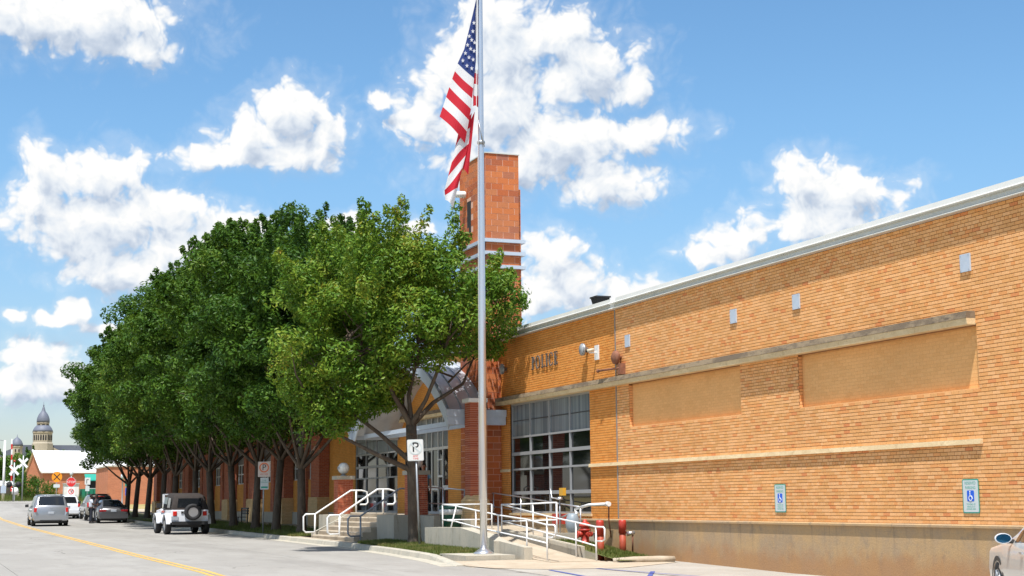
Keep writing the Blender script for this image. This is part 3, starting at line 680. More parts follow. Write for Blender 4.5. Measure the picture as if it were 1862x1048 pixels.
# --- tower of large red blocks
tw = PB('tower', M_mortar_red, [(16.9435, 18.095, 45.2035, 47.71, .55, 12.70), (18.0, 18.19, 45.34, 47.6, 6.0, 11.60)])
tw['label'] = 'tall tower of large red-brown blocks with three pale metal bands'
def blocks():
    cache = {}; rest = MB(); nsing = 0; L0 = ST.location+tw.location
    items = []
    for c in range(60):
        z = .72+c*.2
        off = 0 if c % 2 else -.2
        xs = [16.94]; t = 16.94+(.4 if c % 2 else .2)
        while t < 18.1-.1: xs.append(t); t += .4
        xs.append(18.1)
        for a, b in zip(xs[:-1], xs[1:]): items.append(('f', a, b, z))
        ys_ = [45.2]; t = 45.2+(.2 if c % 2 else .4)
        while t < 47.72-.1: ys_.append(t); t += .4
        ys_.append(47.72)
        for a, b in zip(ys_[:-1], ys_[1:]): items.append(('s', a, b, z))
    single = sorted(items, key=lambda q: -(q[3]+(3 if q[0] == 'f' else 0)))[:300]; S = set(single)
    for q in items:
        k, a, b, z = q; g = .008
        if k == 's' and 46.55 < (a+b)/2 < 47.0 and 10.3 < z < 11.4: continue      # dark slot
        w = b-a-2*g
        d0 = random.uniform(-.002, .003)
        if q in S:
            key = (k, round(w, 3))
            if key not in cache:
                mb = MB()
                if k == 'f': mb.box(-w/2, w/2, 0, .03, -.094, .094)
                else: mb.box(0, .03, -w/2, w/2, -.094, .094)
                cache[key] = mb.mesh('block', M_block1)
            p = ((a+b)/2, 45.2-d0-.002, z+.1) if k == 'f' else (16.94-d0, (a+b)/2, z+.1)
            link('block', cache[key], tw, (p[0]-L0.x, p[1]-L0.y, p[2]-L0.z))
        else:
            if k == 'f': rest.box(a+g, b-g, 45.198-d0, 45.23, z+g, z+.2-g)
            else: rest.box(16.94-d0, 16.97, a+g, b-g, z+g, z+.2-g)
    for c in range(28): rest.box(17.95, 18.205, 45.328, 45.36, 6.0+c*.2+.006, 6.2+c*.2-.006)
    r = rest.build('lower_blocks', M_block, tw); r['kind'] = 'stuff'
blocks()
PB('slot', M_black, [(16.939, 16.9425, 46.6, 46.98, 10.3, 11.4)], tw)
for z in (9.83, 9.42, 8.98):
    mb = MB(); mb.box(16.84, 18.28, 45.10, 45.196, z-.055, z+.055); mb.box(16.84, 16.935, 45.196, 47.75, z-.055, z+.055); mb.box(18.19, 18.28, 45.2, 47.75, z-.055, z+.055)
    mb.build('metal_band', M_vent, tw)
PB('tower_cap', M_coping, [(16.91, 18.12, 45.17, 47.75, 12.705, 12.74)], tw)
fl = thing('floodlight', (16.94, 47.1, 11.6), 'white cylindrical floodlight on the side of the red block tower', 'lamp')
mb = MB(); mb.tube([(16.94, 47.15, 11.75), (16.75, 47.1, 11.75)], .03, 6); mb.build('bracket', M_galv, fl)
mb = MB(); mb.lathe([(.01, -.17), (.11, -.17), (.12, .15), (.10, .17), (.01, .17)], (16.72, 47.0, 11.66), 14, 'x'); mb.build('lamp_housing', M_white, fl)
# --- raised letters
def letters():
    def arc(cx, cz, rx, rz, a0, a1, w, n=14, wz=None):
        wz = wz or w*.55; P = []
        for i in range(n+1):
            a = math.radians(a0+(a1-a0)*i/n); P.append((cx+(rx)*math.cos(a), cz+(rz)*math.sin(a), cx+(rx-w)*math.cos(a), cz+(rz-wz)*math.sin(a)))
        return [[(P[i][0], P[i][1]), (P[i+1][0], P[i+1][1]), (P[i+1][2], P[i+1][3]), (P[i][2], P[i][3])] for i in range(n)]
    def bar(x0, x1, z0, z1): return [[(x0, z0), (x1, z0), (x1, z1), (x0, z1)]]
    G = {'P': bar(.05, .12, 0, .4)+bar(0, .17, 0, .025)+bar(0, .12, .375, .4)+arc(.12, .295, .13, .105, -90, 90, .055),
         'O': arc(.17, .2, .17, .205, 0, 360, .06, 28),
         'L': bar(.05, .12, 0, .4)+bar(0, .17, .375, .4)+bar(0, .25, 0, .03)+bar(.225, .25, 0, .09),
         'I': bar(.05, .12, 0, .4)+bar(0, .17, .375, .4)+bar(0, .17, 0, .025),
         'C': arc(.17, .2, .17, .205, 50, 310, .06, 24)+bar(.26, .285, .28, .38)+bar(.26, .285, .03, .11),
         'E': bar(.05, .12, 0, .4)+bar(0, .25, .375, .4)+bar(0, .25, 0, .025)+bar(.1, .19, .19, .215)+bar(.225, .25, .31, .4)+bar(.225, .25, 0, .09)+bar(.175, .195, .15, .25)}
    y = 42.52
    for ch, adv in zip('POLICE', (.31, .40, .31, .23, .36, .3)):
        mb = MB()
        for poly in G[ch]: mb.prism([(y-a, 5.41+b) for a, b in poly], 17.372, 17.392)
        for k in (0,): mb.box(17.392, 17.41, y-.09, y-.07, 5.55, 5.57)
        o = mb.build('letter', pmat('letter_metal', (0.20, 0.19, 0.18), .4, .4), ST); o['label'] = 'metal letter '+ch
        y -= adv*1.08
letters()
# --- wall fittings
for i, (yy, z, lab) in enumerate(((35.83, 5.62, 'small pale blue vent plate nearest the rusty alarm bell'), (30.26, 5.62, 'pale blue vent plate above the smaller cream infill'), (27.59, 5.62, 'pale blue vent plate above the gap between the cream infills'), (21.97, 5.61, 'pale blue vent plate above the larger cream infill, near the wall end'))):
    t = thing('vent_plate', (17.39, yy, z), lab, 'vent', 'vent plates along the tan wall')
    PB('cover', M_vent, [(17.365, 17.396, yy-.135, yy+.135, z-.16, z+.16)], t)
    mb = MB(); [mb.lathe([(.008, 0), (.008, -.006)], (17.365, yy+a, z+b), 6, 'x') for a in (-.11, .11) for b in (-.13, .13)]; mb.build('screws', M_galv, t)
for yy, z, lab in ((38.43, 5.64, 'round flat wall light beside the security camera'), (44.68, 5.62, 'round flat wall light beside the tower')):
    t = thing('wall_light', (17.4, yy, z), lab, 'lamp', 'round wall lights')
    mb = MB(); mb.lathe([(.01, .0), (.06, 0), (.06, -.1), (.17, -.12), (.17, -.19), (.01, -.20)], (17.41, yy, z), 20, 'x'); mb.build('housing', M_galv, t)
    mb = MB(); mb.lathe([(.15, 0), (.14, -.012), (.01, -.02)], (17.212, yy, z), 20, 'x'); mb.build('lens', pmat('lamp_lens', (.35, .36, .37), .2), t)
t = thing('security_camera', (17.4, 37.81, 5.55), 'white security camera on a square plate of the golden wall', 'camera')
PB('mounting_plate', M_white, [(17.38, 17.405, 37.66, 37.92, 5.30, 5.70)], t)
mb = MB(); mb.tube([(17.38, 37.8, 5.5), (17.2, 37.84, 5.5), (17.15, 37.85, 5.55)], .025, 8); mb.build('bracket', M_white, t)
mb = MB(); mb.tube([(17.30, 37.78, 5.58), (17.12, 37.84, 5.54)], [.045, .045], 10); mb.build('camera_body', pmat('camera_beige', (.6, .52, .38), .4), t)
mb = MB(); mb.tube([(17.125, 37.838, 5.541), (17.09, 37.85, 5.534)], [.03, .038], 10); mb.build('lens', M_black, t)
t = thing('alarm_bell', (17.4, 36.3, 5.05), 'rusty round alarm bell with a horizontal pipe at the wall joint', 'alarm bell')
mb = MB(); mb.lathe([(.01, 0), (.05, 0), (.05, -.1), (.19, -.12), (.18, -.2), (.1, -.25), (.01, -.26)], (17.4, 36.28, 5.22), 18, 'x'); mb.build('bell', M_rusty, t)
PB('box', M_rusty, [(17.25, 17.4, 36.02, 36.2, 4.76, 5.05)], t)
mb = MB(); mb.tube([(17.28, 36.1, 4.93), (17.2, 36.5, 4.93), (17.12, 37.1, 4.93)], .032, 8); mb.sphere((17.12, 37.14, 4.93), .055, 8, 5); mb.build('pipe', M_rusty, t)
mb = MB(); mb.tube([(17.35, 36.52, 5.3), (17.36, 36.5, 5.1), (17.36, 36.35, 5.06)], .02, 6); mb.build('conduit', M_rusty, t)
t = thing('roof_vent', (18.6, 40.1, 6.62), 'black roof vent box above the parapet', 'vent')
rv = lambda e, z: [(18.55-e, 40.0-e, z), (18.55+e, 40.0-e, z), (18.55+e, 40.0+e, z), (18.55-e, 40.0+e, z)]
mb = MB(); mb.ring_surf([rv(.15, 6.6), rv(.15, 7.05), rv(.21, 7.33)], True, True, False); mb.build('housing', M_black, t)
mb = MB(); mb.ring_surf([rv(.235, 7.335), rv(.235, 7.38)], True, True, False); mb.build('cap', M_blackp, t)

# ================================================================= CANOPY, COLUMN
t = thing('entrance_canopy', (16.5, 50.5, 4), 'arched grey metal canopy over the police entrance', 'canopy')
R_ = 7.97; zc = 6.3-R_; NA = 26
def arcp(k, dr=0):
    a = (k/NA*2-1)*math.asin(5.65/R_); return 50.5+(R_+dr)*math.sin(a), zc+(R_+dr)*math.cos(a)
mb = MB(); rings = []
for k in range(NA+1):
    y0, z0 = arcp(k); y1, z1 = arcp(k, .06); rings.append([(15.62, y0, z0), (17.42, y0, z0), (17.42, y1, z1), (15.62, y1, z1)])
mb.ring_surf(rings, True, True, False); mb.build('roof', M_seam, t)
for x in (15.66, 16.1, 16.55, 17.0):
    mb = MB(); mb.ring_surf([[(x-.012, *arcp(k, .055)), (x+.012, *arcp(k, .055)), (x+.012, *arcp(k, .10)), (x-.012, *arcp(k, .10))] for k in range(NA+1)], True, True, False); mb.build('seam', M_seam, t)
mb = MB(); mb.ring_surf([[(15.56, *arcp(k, -.30)), (15.61, *arcp(k, -.30)), (15.61, *arcp(k, .07)), (15.56, *arcp(k, .07))] for k in range(NA+1)], True, True, False); mb.build('fascia', M_vent, t)
for yy in (44.7, 56.1): PB('gutter_beam', M_vent, [(15.45, 17.38, yy, yy+.22, 3.86, 4.12), (15.4, 17.39, yy-.04, yy+.26, 4.12, 4.33)], t)
for x in (16.0, 16.9): PB('rafter', M_vent, [(x, x+.1, 44.93, 56.09, 3.9, 4.05)], t)
t = thing('brick_column', (16.19, 44.3, .7), 'slim red brick column on an octagonal buff base beside the flagpole', 'column')
mb = MB()
for c in range(42):
    for k in range(2):
        z = 1.66+c*.0677; d = .001*(c % 3)
        if c % 2: mb.box(15.95+k*.245, 16.185+k*.245, 44.06-d, 44.54, z, z+.058)
        else: mb.box(15.95-d, 16.43, 44.06+k*.245, 44.295+k*.245, z, z+.058)
bf = mb.build('shaft_bricks', M_red, t); bf['kind'] = 'stuff'
PB('shaft', M_mortar_red, [(15.957, 16.423, 44.067, 44.533, 1.6, 4.52)], t)
PB('cap', M_white, [(15.88, 16.5, 43.99, 44.61, 4.52, 4.64)], t)
def octo(r, c): return [(c[0]+r*math.cos(PI/8+k*PI/4), c[1]+r*math.sin(PI/8+k*PI/4)) for k in range(8)]
mb = MB(); mb.ring_surf([[(a, b, z) for a, b in octo(r, (16.19, 44.3))] for r, z in ((.44, .55), (.44, 1.5), (.30, 1.68))], True, True, False); mb.build('base', M_buff_t, t)

# ================================================================= RAMP, STAIRS, PLATFORM
plat = thing('entrance_platform', (16, 50, 1.07), 'raised grey concrete entrance platform', 'platform'); 
PB('deck', M_walk, [(15.0, 17.4, 48.62, 55.9, 1.0, 1.07), (14.6, 17.4, 46.9, 48.62, 1.0, 1.07)], plat)
for nm_, b_ in (('planter_block', (14.3, 15.15, 46.65, 48.55, .1, 1.075)), ('return_wall', (15.15, 15.4, 45.2, 46.64, .1, 1.06)), ('low_wall', (14.0, 14.4, 42.35, 42.6, .1, .75)), ('edge_wall', (15.42, 15.6, 42.6, 45.2, .1, .95)), ('corner_block', (14.3, 15.0, 54.56, 56.2, .1, 1.06)), ('end_wall', (15.0, 17.4, 55.9, 56.2, .3, 1.05))):
    PB(nm_, M_conc, [b_], plat)
stt = thing('entrance_stairs', (14.2, 51.5, .15), 'concrete stairs with six steps between white handrails', 'stairs')
for k in range(6):
    x = 13.55+k*.29; mb = MB(); za = gz(51)+.12+k*.155
    mb.prism([(x-.02, za+.155-.03), (x, za+.155), (15.02, za+.155), (15.02, za), (x, za)][::-1], 48.6, 54.28, 'y'); mb.build('step', M_walk, stt)
mb = MB(); mb.prism([(13.6, .1), (15.3, .1), (15.3, 1.06), (14.9, 1.06), (13.6, .42)], 54.3, 54.55, 'y'); mb.build('cheek_wall', M_conc, stt)
# piers with globe lamps
def globe_pier(x, y, lab, lab2):
    t = thing('brick_pier', (x, y, 1.07), lab, 'pier', 'red brick piers by the stairs')
    PB('shaft', M_mortar_red, [(x-.29, x+.29, y-.29, y+.29, 1.0, 2.36)], t)
    mb = MB()
    for c in range(20):
        z = 1.08+c*.0645
        for k in range(3):
            o_ = (c % 2)*.1
            a = -.3+k*.2+o_*(k > 0); b = min(.3, -.3+(k+1)*.2+o_)
            if b-a < .03: continue
            mb.box(x+a+.005, x+b-.005, y-.3, y-.28, z, z+.055); mb.box(x-.3, x-.28, y+a+.005, y+b-.005, z, z+.055)
    bb = mb.build('bricks', M_red, t); bb['kind'] = 'stuff'
    PB('cap', M_conc, [(x-.36, x+.36, y-.36, y+.36, 2.36, 2.50)], t)
    g = thing('globe_lamp', (x, y, 2.5), lab2, 'lamp', 'white globe lamps')
    mb = MB(); mb.lathe([(.12, 0), (.12, .04), (.06, .06), (.06, .1)], (x, y, 2.5), 12); mb.build('lamp_base', M_galv, g)
    mb = MB(); mb.sphere((x, y, 2.79), .22, 20, 12); mb.build('globe', pmat('globe_glass', (.78, .78, .76), .25), g)
    text_obj('lettering', 'PD', .16, M_galv, g, plane_M((-.215, -.07, .29), (.25, -1, 0), (0, 0, 1)))
globe_pier(15.35, 56.6, 'red brick pier left of the stairs with globe lamp', 'white globe lamp on the pier beyond the stairs')
globe_pier(15.35, 47.6, 'red brick pier beside the leaning tree limb', 'white globe lamp half hidden behind the nearest tree')
# ramp: lower flight, landing, upper flight
rp = thing('access_ramp', (15, 38, 0), 'switchback concrete wheelchair ramp with low side walls', 'ramp')
mb = MB(); mb.ring_surf([[(14.3, y, -.2), (15.6, y, -.2), (15.6, y, z), (14.3, y, z)] for y, z in ((33.9, .03), (35.2, .08), (41.0, .60), (42.34, .62))], True, True, False); mb.build('lower_flight', M_walk, rp)
mb = MB(); mb.ring_surf([[(15.81, y, -.1), (17.35, y, -.1), (17.35, y, z), (15.81, y, z)] for y, z in ((38.0, .50), (40.0, .56), (45.19, .84), (48.6, 1.05))], True, True, False); mb.build('upper_flight', M_walk, rp)
PB('landing', M_walk, [(15.6, 15.81, 40.6, 42.34, -.1, .61), (15.6, 17.3, 42.34, 45.1, -.1, .6)], rp)
mb = MB(); mb.ring_surf([[(15.6, y, 0), (15.8, y, 0), (15.8, y, z), (15.6, y, z)] for y, z in ((35.25, .34), (40.55, .70))], True, True, False); mb.build('side_wall', M_conc, rp)
mb = MB(); mb.ring_surf([[(13.92, y, .0), (14.28, y, .0), (14.28, y, z), (13.92, y, z)] for y, z in ((36.7, .47), (37.4, .60), (39.3, .78), (42.1, .76))], True, True, False); mb.build('front_wall', M_conc, rp)
mb = MB(); mb.ring_surf([[(14.06, y, .0), (14.28, y, .0), (14.28, y, z), (14.06, y, z)] for y, z in ((35.0, .35), (36.69, .47))], True, True, False); mb.build('front_wall', M_conc, rp)
PB('low_retaining_wall', M_conc, [(15.82, 17.33, 37.75, 38.0, -.1, .62)], rp)
# railings
def railing(name, lab, tops, mid, posts, mat=M_rail, r=.0205, group='tubular handrails', cap_end=None):
    L = posts[0][0]
    t = thing(name, (L[0], L[1], L[2]), lab, 'handrail', group)
    for p in tops: mb = MB(); mb.tube(p, r, 10); mb.build('top_rail', mat, t)
    for p in mid: mb = MB(); mb.tube(p, r*.9, 10); mb.build('lower_rail', mat, t)
    for a, b in posts: mb = MB(); mb.tube([a, b], r, 10); mb.build('post', mat, t)
    return t
def line(x, pts): return [(x, y, z) for y, z in pts]
B_t = [(33.9, .62), (33.78, .66), (33.78, .86), (33.86, .90), (34.3, .90), (35.6, 1.02), (37.6, 1.12), (39.3, 1.24), (40.9, 1.36), (42.1, 1.40)]
railing('handrail', 'white street-side handrail of the ramp with closed lower end', [line(14.38, B_t), [(14.38, 42.1, 1.40), (15.1, 42.1, 1.40), (15.9, 42.1, 1.40)]],
    [line(14.38, [(34.25, .60), (34.0, .60), (33.9, .62)]), line(14.38, [(34.3, .46), (35.6, .56), (37.6, .68), (39.4, .80), (41.0, .93), (42.1, .96)]), [(14.38, 42.1, .96), (15.9, 42.1, .96)]],
    [((14.38, 34.3, .0), (14.38, 34.3, .90)), ((14.38, 35.6, .07), (14.38, 35.6, 1.02)), ((14.38, 37.6, .3), (14.38, 37.6, 1.12)), ((14.38, 39.3, .4), (14.38, 39.3, 1.24)), ((14.2, 40.9, .7), (14.38, 40.9, 1.36)), ((14.38, 42.1, .6), (14.38, 42.1, 1.4)), ((15.9, 42.1, .6), (15.9, 42.1, 1.4))])
A_t = [(33.55, .52), (33.45, .55), (33.45, .80), (33.52, .84), (33.95, .84), (35.15, .94), (37.0, 1.08), (40.3, 1.39)]
railing('handrail', 'white wall-side handrail of the lower ramp beside the red bollard', [line(15.52, A_t), [(15.52, 40.3, 1.39), (15.7, 39.5, 1.39), (16.2, 37.95, 1.43)]],
    [line(15.52, [(33.9, .50), (33.6, .50), (33.55, .52)]), line(15.52, [(33.95, .38), (35.15, .5), (37.0, .64), (40.3, .93)]), [(15.52, 40.3, .93), (15.7, 39.5, .93), (16.2, 37.95, .97)]],
    [((15.52, 33.95, .0), (15.52, 33.95, .84)), ((15.52, 35.15, .06), (15.52, 35.15, .94)), ((15.52, 37.0, .2), (15.52, 37.0, 1.08)), ((15.52, 40.3, .55), (15.52, 40.3, 1.39)), ((16.2, 37.95, .5), (16.2, 37.95, 1.43)), ((15.9, 38.9, .5), (15.9, 38.9, 1.41))])
railing('handrail', 'grey inner handrail along the gridded window', [line(17.1, [(38.4, 1.30), (40.1, 1.42), (42.8, 1.60), (45.1, 1.74), (47.6, 1.86)])], [line(17.1, [(38.4, .9), (40.1, 1.0), (42.8, 1.18), (45.1, 1.32)])],
    [((17.1, 38.4, .5), (17.1, 38.4, 1.3)), ((17.1, 40.1, .55), (17.1, 40.1, 1.42)), ((17.1, 42.8, .7), (17.1, 42.8, 1.6)), ((17.1, 45.1, .8), (17.1, 45.1, 1.74))], mat=M_alu)
railing('handrail', 'grey looped handrail in front of the entrance doors', [[(15.6, 48.2, 1.45), (15.6, 48.25, 1.92), (15.62, 48.0, 1.98), (15.9, 46.5, 1.92), (16.2, 45.2, 1.84)]], [[(15.6, 48.2, 1.45), (15.9, 46.5, 1.42), (16.2, 45.2, 1.36)]],
    [((15.6, 48.2, 1.05), (15.6, 48.2, 1.9)), ((15.9, 46.5, .95), (15.9, 46.5, 1.92)), ((16.2, 45.3, .85), (16.2, 45.3, 1.84))], mat=M_alu)
def stair_rail(y, lab, mat, r):
    zb = gz(y)+.12
    pts = [(13.62, y, zb+.22), (13.28, y, zb+.22), (13.2, y, zb+.30), (13.2, y, zb+.78), (13.28, y, zb+.86), (13.62, y, zb+.86), (14.95, y, 1.93), (15.35, y, 1.93), (15.55, y, 1.88), (15.6, y, 1.5), (15.52, y, 1.42), (15.3, y, 1.42)]
    railing('stair_handrail', lab, [pts], [], [((13.62, y, zb-.05), (13.62, y, zb+.86)), ((15.15, y, 1.0), (15.15, y, 1.93))], mat, r, 'stair handrails')
stair_rail(54.1, 'white looped stair handrail farthest from the flagpole', M_rail, .030)
stair_rail(50.7, 'white looped handrail down the middle of the stairs', M_rail, .034)
stair_rail(48.1, 'grey stair handrail in the tree shade beside the block wall', M_railgrey, .03)

# ================================================================= FLAGPOLE AND FLAG
PX, PY = 13.45, 36.2
pd = PB('flagpole_footing', M_conc, [(12.62, 13.9, 35.2, 37.2, -.05, .17)], None); tag(pd, 'flat concrete footing slab under the flagpole', 'footing')
t = thing('flagpole', (PX, PY, .17), 'tall tapered aluminium flagpole on a concrete slab', 'flagpole')
mb = MB(); mb.lathe([(.092, 0), (.090, 4), (.078, 9), (.060, 16), (.055, 17.2), (.01, 17.22)], (PX, PY, .17), 24); mb.build('pole', M_alu, t)
mb = MB(); mb.lathe([(.26, 0), (.26, .03), (.2, .07), (.14, .12), (.105, .13), (.105, 0.14)], (PX, PY, .17), 24); mb.build('base_collar', M_alu, t)
mb = MB(); mb.sphere((PX, PY, 17.5), .12, 14, 8); mb.build('finial', pmat('gold_ball', (.6, .42, .1), .25, .9), t)
mb = MB(); mb.tube([(PX-.11, PY-.02, 17.1), (PX-.12, PY-.02, 14.3), (PX-.13, PY-.03, 11.7), (PX-.1, PY-.05, 10.9), (PX-.11, PY-.05, 9), (PX-.12, PY-.02, 1.5)], .008, 5); mb.build('halyard', M_white, t)
mb = MB(); mb.lathe([(.086, -.05), (.108, 0), (.098, .05), (.084, .06)], (PX, PY, 10.72), 16); mb.tube([(PX-.11, PY-.1, 11.3), (PX-.03, PY-.12, 10.9), (PX+.05, PY-.11, 10.6)], .015, 6); mb.build('rope_wrap', M_galv, t)
FL = thing('flag', (PX-.1, PY, 14.4), 'limp stars-and-stripes flag hanging from the flagpole', 'flag')
M_fr = pmat('flag_red', (.56, .012, .03), .75); M_fw = pmat('flag_white', (.76, .76, .78), .75); M_fb = pmat('flag_blue', (.02, .045, .20), .75)
for mm in (M_fr, M_fw, M_fb):
    T = NT(mm.node_tree); b = mm.node_tree.nodes['Principled BSDF']; tl = T.n('ShaderNodeBsdfTranslucent'); tl.inputs[0].default_value = b.inputs['Base Color'].default_value
    mx = T.n('ShaderNodeMixShader'); mx.inputs[0].default_value = .35; T.l(b.outputs[0], mx.inputs[1]); T.l(tl.outputs[0], mx.inputs[2]); T.l(mx.outputs[0], mm.node_tree.nodes['Material Output'].inputs[0])
def interp2(tab, t):
    ts = [a[0] for a in tab]; return (float(np.interp(t, ts, [a[1] for a in tab])), float(np.interp(t, ts, [a[2] for a in tab])))
# cloth drawn in its hanging plane: s metres left of the pole, h metres of height
def sheetfold(Lt, Rt, bands, depth, ns=10, wob=.05, base=0.0, nb=4):
    """bands: list of (t0, t1, material index)"""
    mb = MB()
    def pt(t, s):
        a = interp2(Lt, t); b = interp2(Rt, t); sx = a[0]+(b[0]-a[0])*s; hz = a[1]+(b[1]-a[1])*s+ .04*math.sin(PI*s)*math.sin(7*t)
        d = base+depth*math.sin(PI*s)+wob*math.sin(4.5*s+5*t)*(.3+t)
        ax = Vector((-.93, .366, 0)); dp = Vector((-.366, -.93, 0))
        return Vector((PX, PY, 0))+ax*sx+dp*d+Vector((0, 0, hz))
    for t0, t1, m in bands:
        mb.cur = m
        for i in range(nb):
            ta, tb = t0+(t1-t0)*i/nb, t0+(t1-t0)*(i+1)/nb
            for j in range(ns):
                mb.face([pt(ta, j/ns), pt(tb, j/ns), pt(tb, (j+1)/ns), pt(ta, (j+1)/ns)], True)
    return mb, pt
def st(t0, t1, n, first=1): return [(t0+(t1-t0)*k/n, t0+(t1-t0)*(k+1)/n, (first+k) % 2) for k in range(n)]   # 0 red 1 white 2 blue
k_ = 0.01382   # metres per unit traced
LA = [(0, .10, 14.62), (.2, .24, 14.0), (.4, .42, 13.25), (.54, .60, 12.86), (.75, .80, 12.3), (1, 1.08, 11.45)]
RA = [(0, .09, 14.60), (.2, .09, 13.7), (.4, .11, 13.0), (.54, .17, 12.45), (.75, .24, 11.7), (1, .42, 10.72)]
mbA, ptA = sheetfold(LA, RA, [(0, .54, 2)]+st(.54, 1, 6, 1), .10, 12, .04)
mbA.build('cloth', [M_fr, M_fw, M_fb], FL)
LB = [(0, .60, 10.98), (.3, .76, 10.25), (.65, .96, 9.5), (1, .94, 9.25)]
RB_ = [(0, .24, 11.55), (.3, .32, 10.75), (.65, .48, 10.1), (1, .74, 9.02)]
mbB, _ = sheetfold(LB, RB_, [(0, .14, 0)]+st(.14, 1, 5, 1), .10, 10, .05, base=-.09)
mbB.build('cloth_tail', [M_fr, M_fw, M_fb], FL)
LC = [(0, .2, 12.7), (1, .2, 11.72)]; RC = [(0, .08, 12.7), (1, .07, 11.68)]
mbC, _ = sheetfold(LC, RC, [(0, .12, 1), (.12, .4, 0), (.4, .68, 1), (.68, 1, 0)], .03, 4, .01, base=-.05)
mbC.build('cloth_hoist', [M_fr, M_fw, M_fb], FL)
LD = [(0, .30, 11.3), (1, .52, 10.1)]; RD = [(0, .16, 11.6), (1, .34, 9.9)]
mbD, _ = sheetfold(LD, RD, [(0, .5, 0), (.5, 1, 0)], .03, 4, .01, base=-.13)
mbD.build('cloth_back', [M_fr, M_fw, M_fb], FL)
for r in range(7):
    for c in range(3):
        t_ = .12+r*.062; s_ = .2+.3*c+.0*(r % 2)
        wdt = interp2(LA, t_)[0]-interp2(RA, t_)[0]
        if wdt*(1-abs(.5-s_)) < .13: continue
        if (c == 0 and r < 2) or (c == 2 and r < 1): continue
        p = ptA(t_+.01*(c % 2), s_); dp = Vector((-.366, -.93, 0)); ax = Vector((.93, -.366, 0)); up = Vector((0, 0, 1))
        mb = MB(); R0 = .065; P_ = []
        for q in range(10):
            a = PI/2+q*PI/5; rr = R0 if q % 2 == 0 else R0*.42; P_.append(p+dp*.03+ax*rr*math.cos(a)*.8+up*rr*math.sin(a))
        mb.face(P_); mb.build('star', M_fw, FL)

# ================================================================= SIGNS ON POSTS
def rrect(w, h, r, n=4):
    P = []
    for cx, cy, a0 in ((w/2-r, h/2-r, 0), (-w/2+r, h/2-r, 90), (-w/2+r, -h/2+r, 180), (w/2-r, -h/2+r, 270)):
        for k in range(n+1): a = math.radians(a0+90*k/n); P.append((cx+r*math.cos(a), cy+r*math.sin(a)))
    return P
def plate(name, poly, mat, parent, M, z0=0, th=.003):
    mb = MB(); mb.ring_surf([[M @ Vector((a, b, z0)) for a, b in poly], [M @ Vector((a, b, z0+th)) for a, b in poly]], True, True, False)
    return mb.build(name, mat, parent, world=False)
def circ(r, n=24, cx=0, cy=0): return [(cx+r*math.cos(2*PI*k/n), cy+r*math.sin(2*PI*k/n)) for k in range(n)]
def annulus(name, r0, r1, mat, parent, M, z0, th=.003, cx=0, cy=0, n=28):
    mb = MB()
    for k in range(n):
        a, b = 2*PI*k/n, 2*PI*(k+1)/n
        q = [(cx+r0*math.cos(a), cy+r0*math.sin(a)), (cx+r1*math.cos(a), cy+r1*math.sin(a)), (cx+r1*math.cos(b), cy+r1*math.sin(b)), (cx+r0*math.cos(b), cy+r0*math.sin(b))]
        mb.ring_surf([[M @ Vector((x, y, z0)) for x, y in q], [M @ Vector((x, y, z0+th)) for x, y in q]], True, True, False)
    return mb.build(name, mat, parent, world=False)
def band(r, w, ang):   # slash
    c, s = math.cos(ang), math.sin(ang); return [(c*a-s*b, s*a+c*b) for a, b in ((-r, -w), (r, -w), (r, w), (-r, w))]
RT, UPV = (.93, -.366, 0), (0, 0, 1)
# nearest, slightly leaning
t = thing('no_parking_sign', (13.72, 42.2, .15), 'white no-parking sign with black P on a leaning grey post by the nearest tree', 'sign')
mb = MB(); mb.tube([(0, 0, -.1), (-.13, 0, 3.05)], .03, 8); mb.build('post', M_galv, t, world=False)
M_ = plane_M((-.15, -.05, 2.82), (RT[0], RT[1], .02), (-.04, 0, 1))
plate('panel', rrect(.47, .62, .04), M_frame_w, t, M_); plate('face', rrect(.44, .59, .03), pmat('sign_white', (.66, .66, .64), .4), t, M_, .003, .002)
text_obj('symbol', 'P', .40, M_signblack, t, M_ @ Matrix.Translation((.0, .07, .006)), .002, 1.05)
annulus('ring', .165, .20, M_signpale, t, M_, .009, cy=.07); plate('slash', [(a, b+.07) for a, b in band(.175, .016, -PI/4)], M_signpale, t, M_, .012)
text_obj('lettering', 'ANY\nTIME', .075, M_signred, t, M_ @ Matrix.Translation((.0, -.21, .006)), .002)
t = thing('no_parking_sign', (13.45, 62, .28), 'white sign with orange-ringed P above a small green-striped panel', 'sign')
mb = MB(); mb.tube([(0, 0, -.1), (0, 0, 3.0)], .03, 8); mb.build('post', M_galv, t, world=False)
M_ = plane_M((0, -.05, 2.6), RT, UPV)
plate('panel', rrect(.5, .62, .03), pmat('sign_faded', (.62, .52, .46), .5), t, M_)
annulus('ring', .15, .20, pmat('sign_faded_orange', (.72, .16, .05), .5), t, M_, .004, cy=.07); text_obj('symbol', 'P', .34, M_signblack, t, M_ @ Matrix.Translation((0, .07, .005)), .002)
text_obj('lettering', 'ANY TIME', .07, M_signred, t, M_ @ Matrix.Translation((0, -.2, .005)), .002)
M_ = plane_M((.02, -.05, 2.02), RT, UPV); plate('lower_panel', rrect(.34, .48, .02), M_signpale, t, M_)
text_obj('lettering', '2 HR\nPARKING', .075, M_teal, t, M_ @ Matrix.Translation((0, .09, .005)), .002); plate('stripe', rrect(.28, .07, .01), M_teal, t, M_ @ Matrix.Translation((0, -.15, .004)))
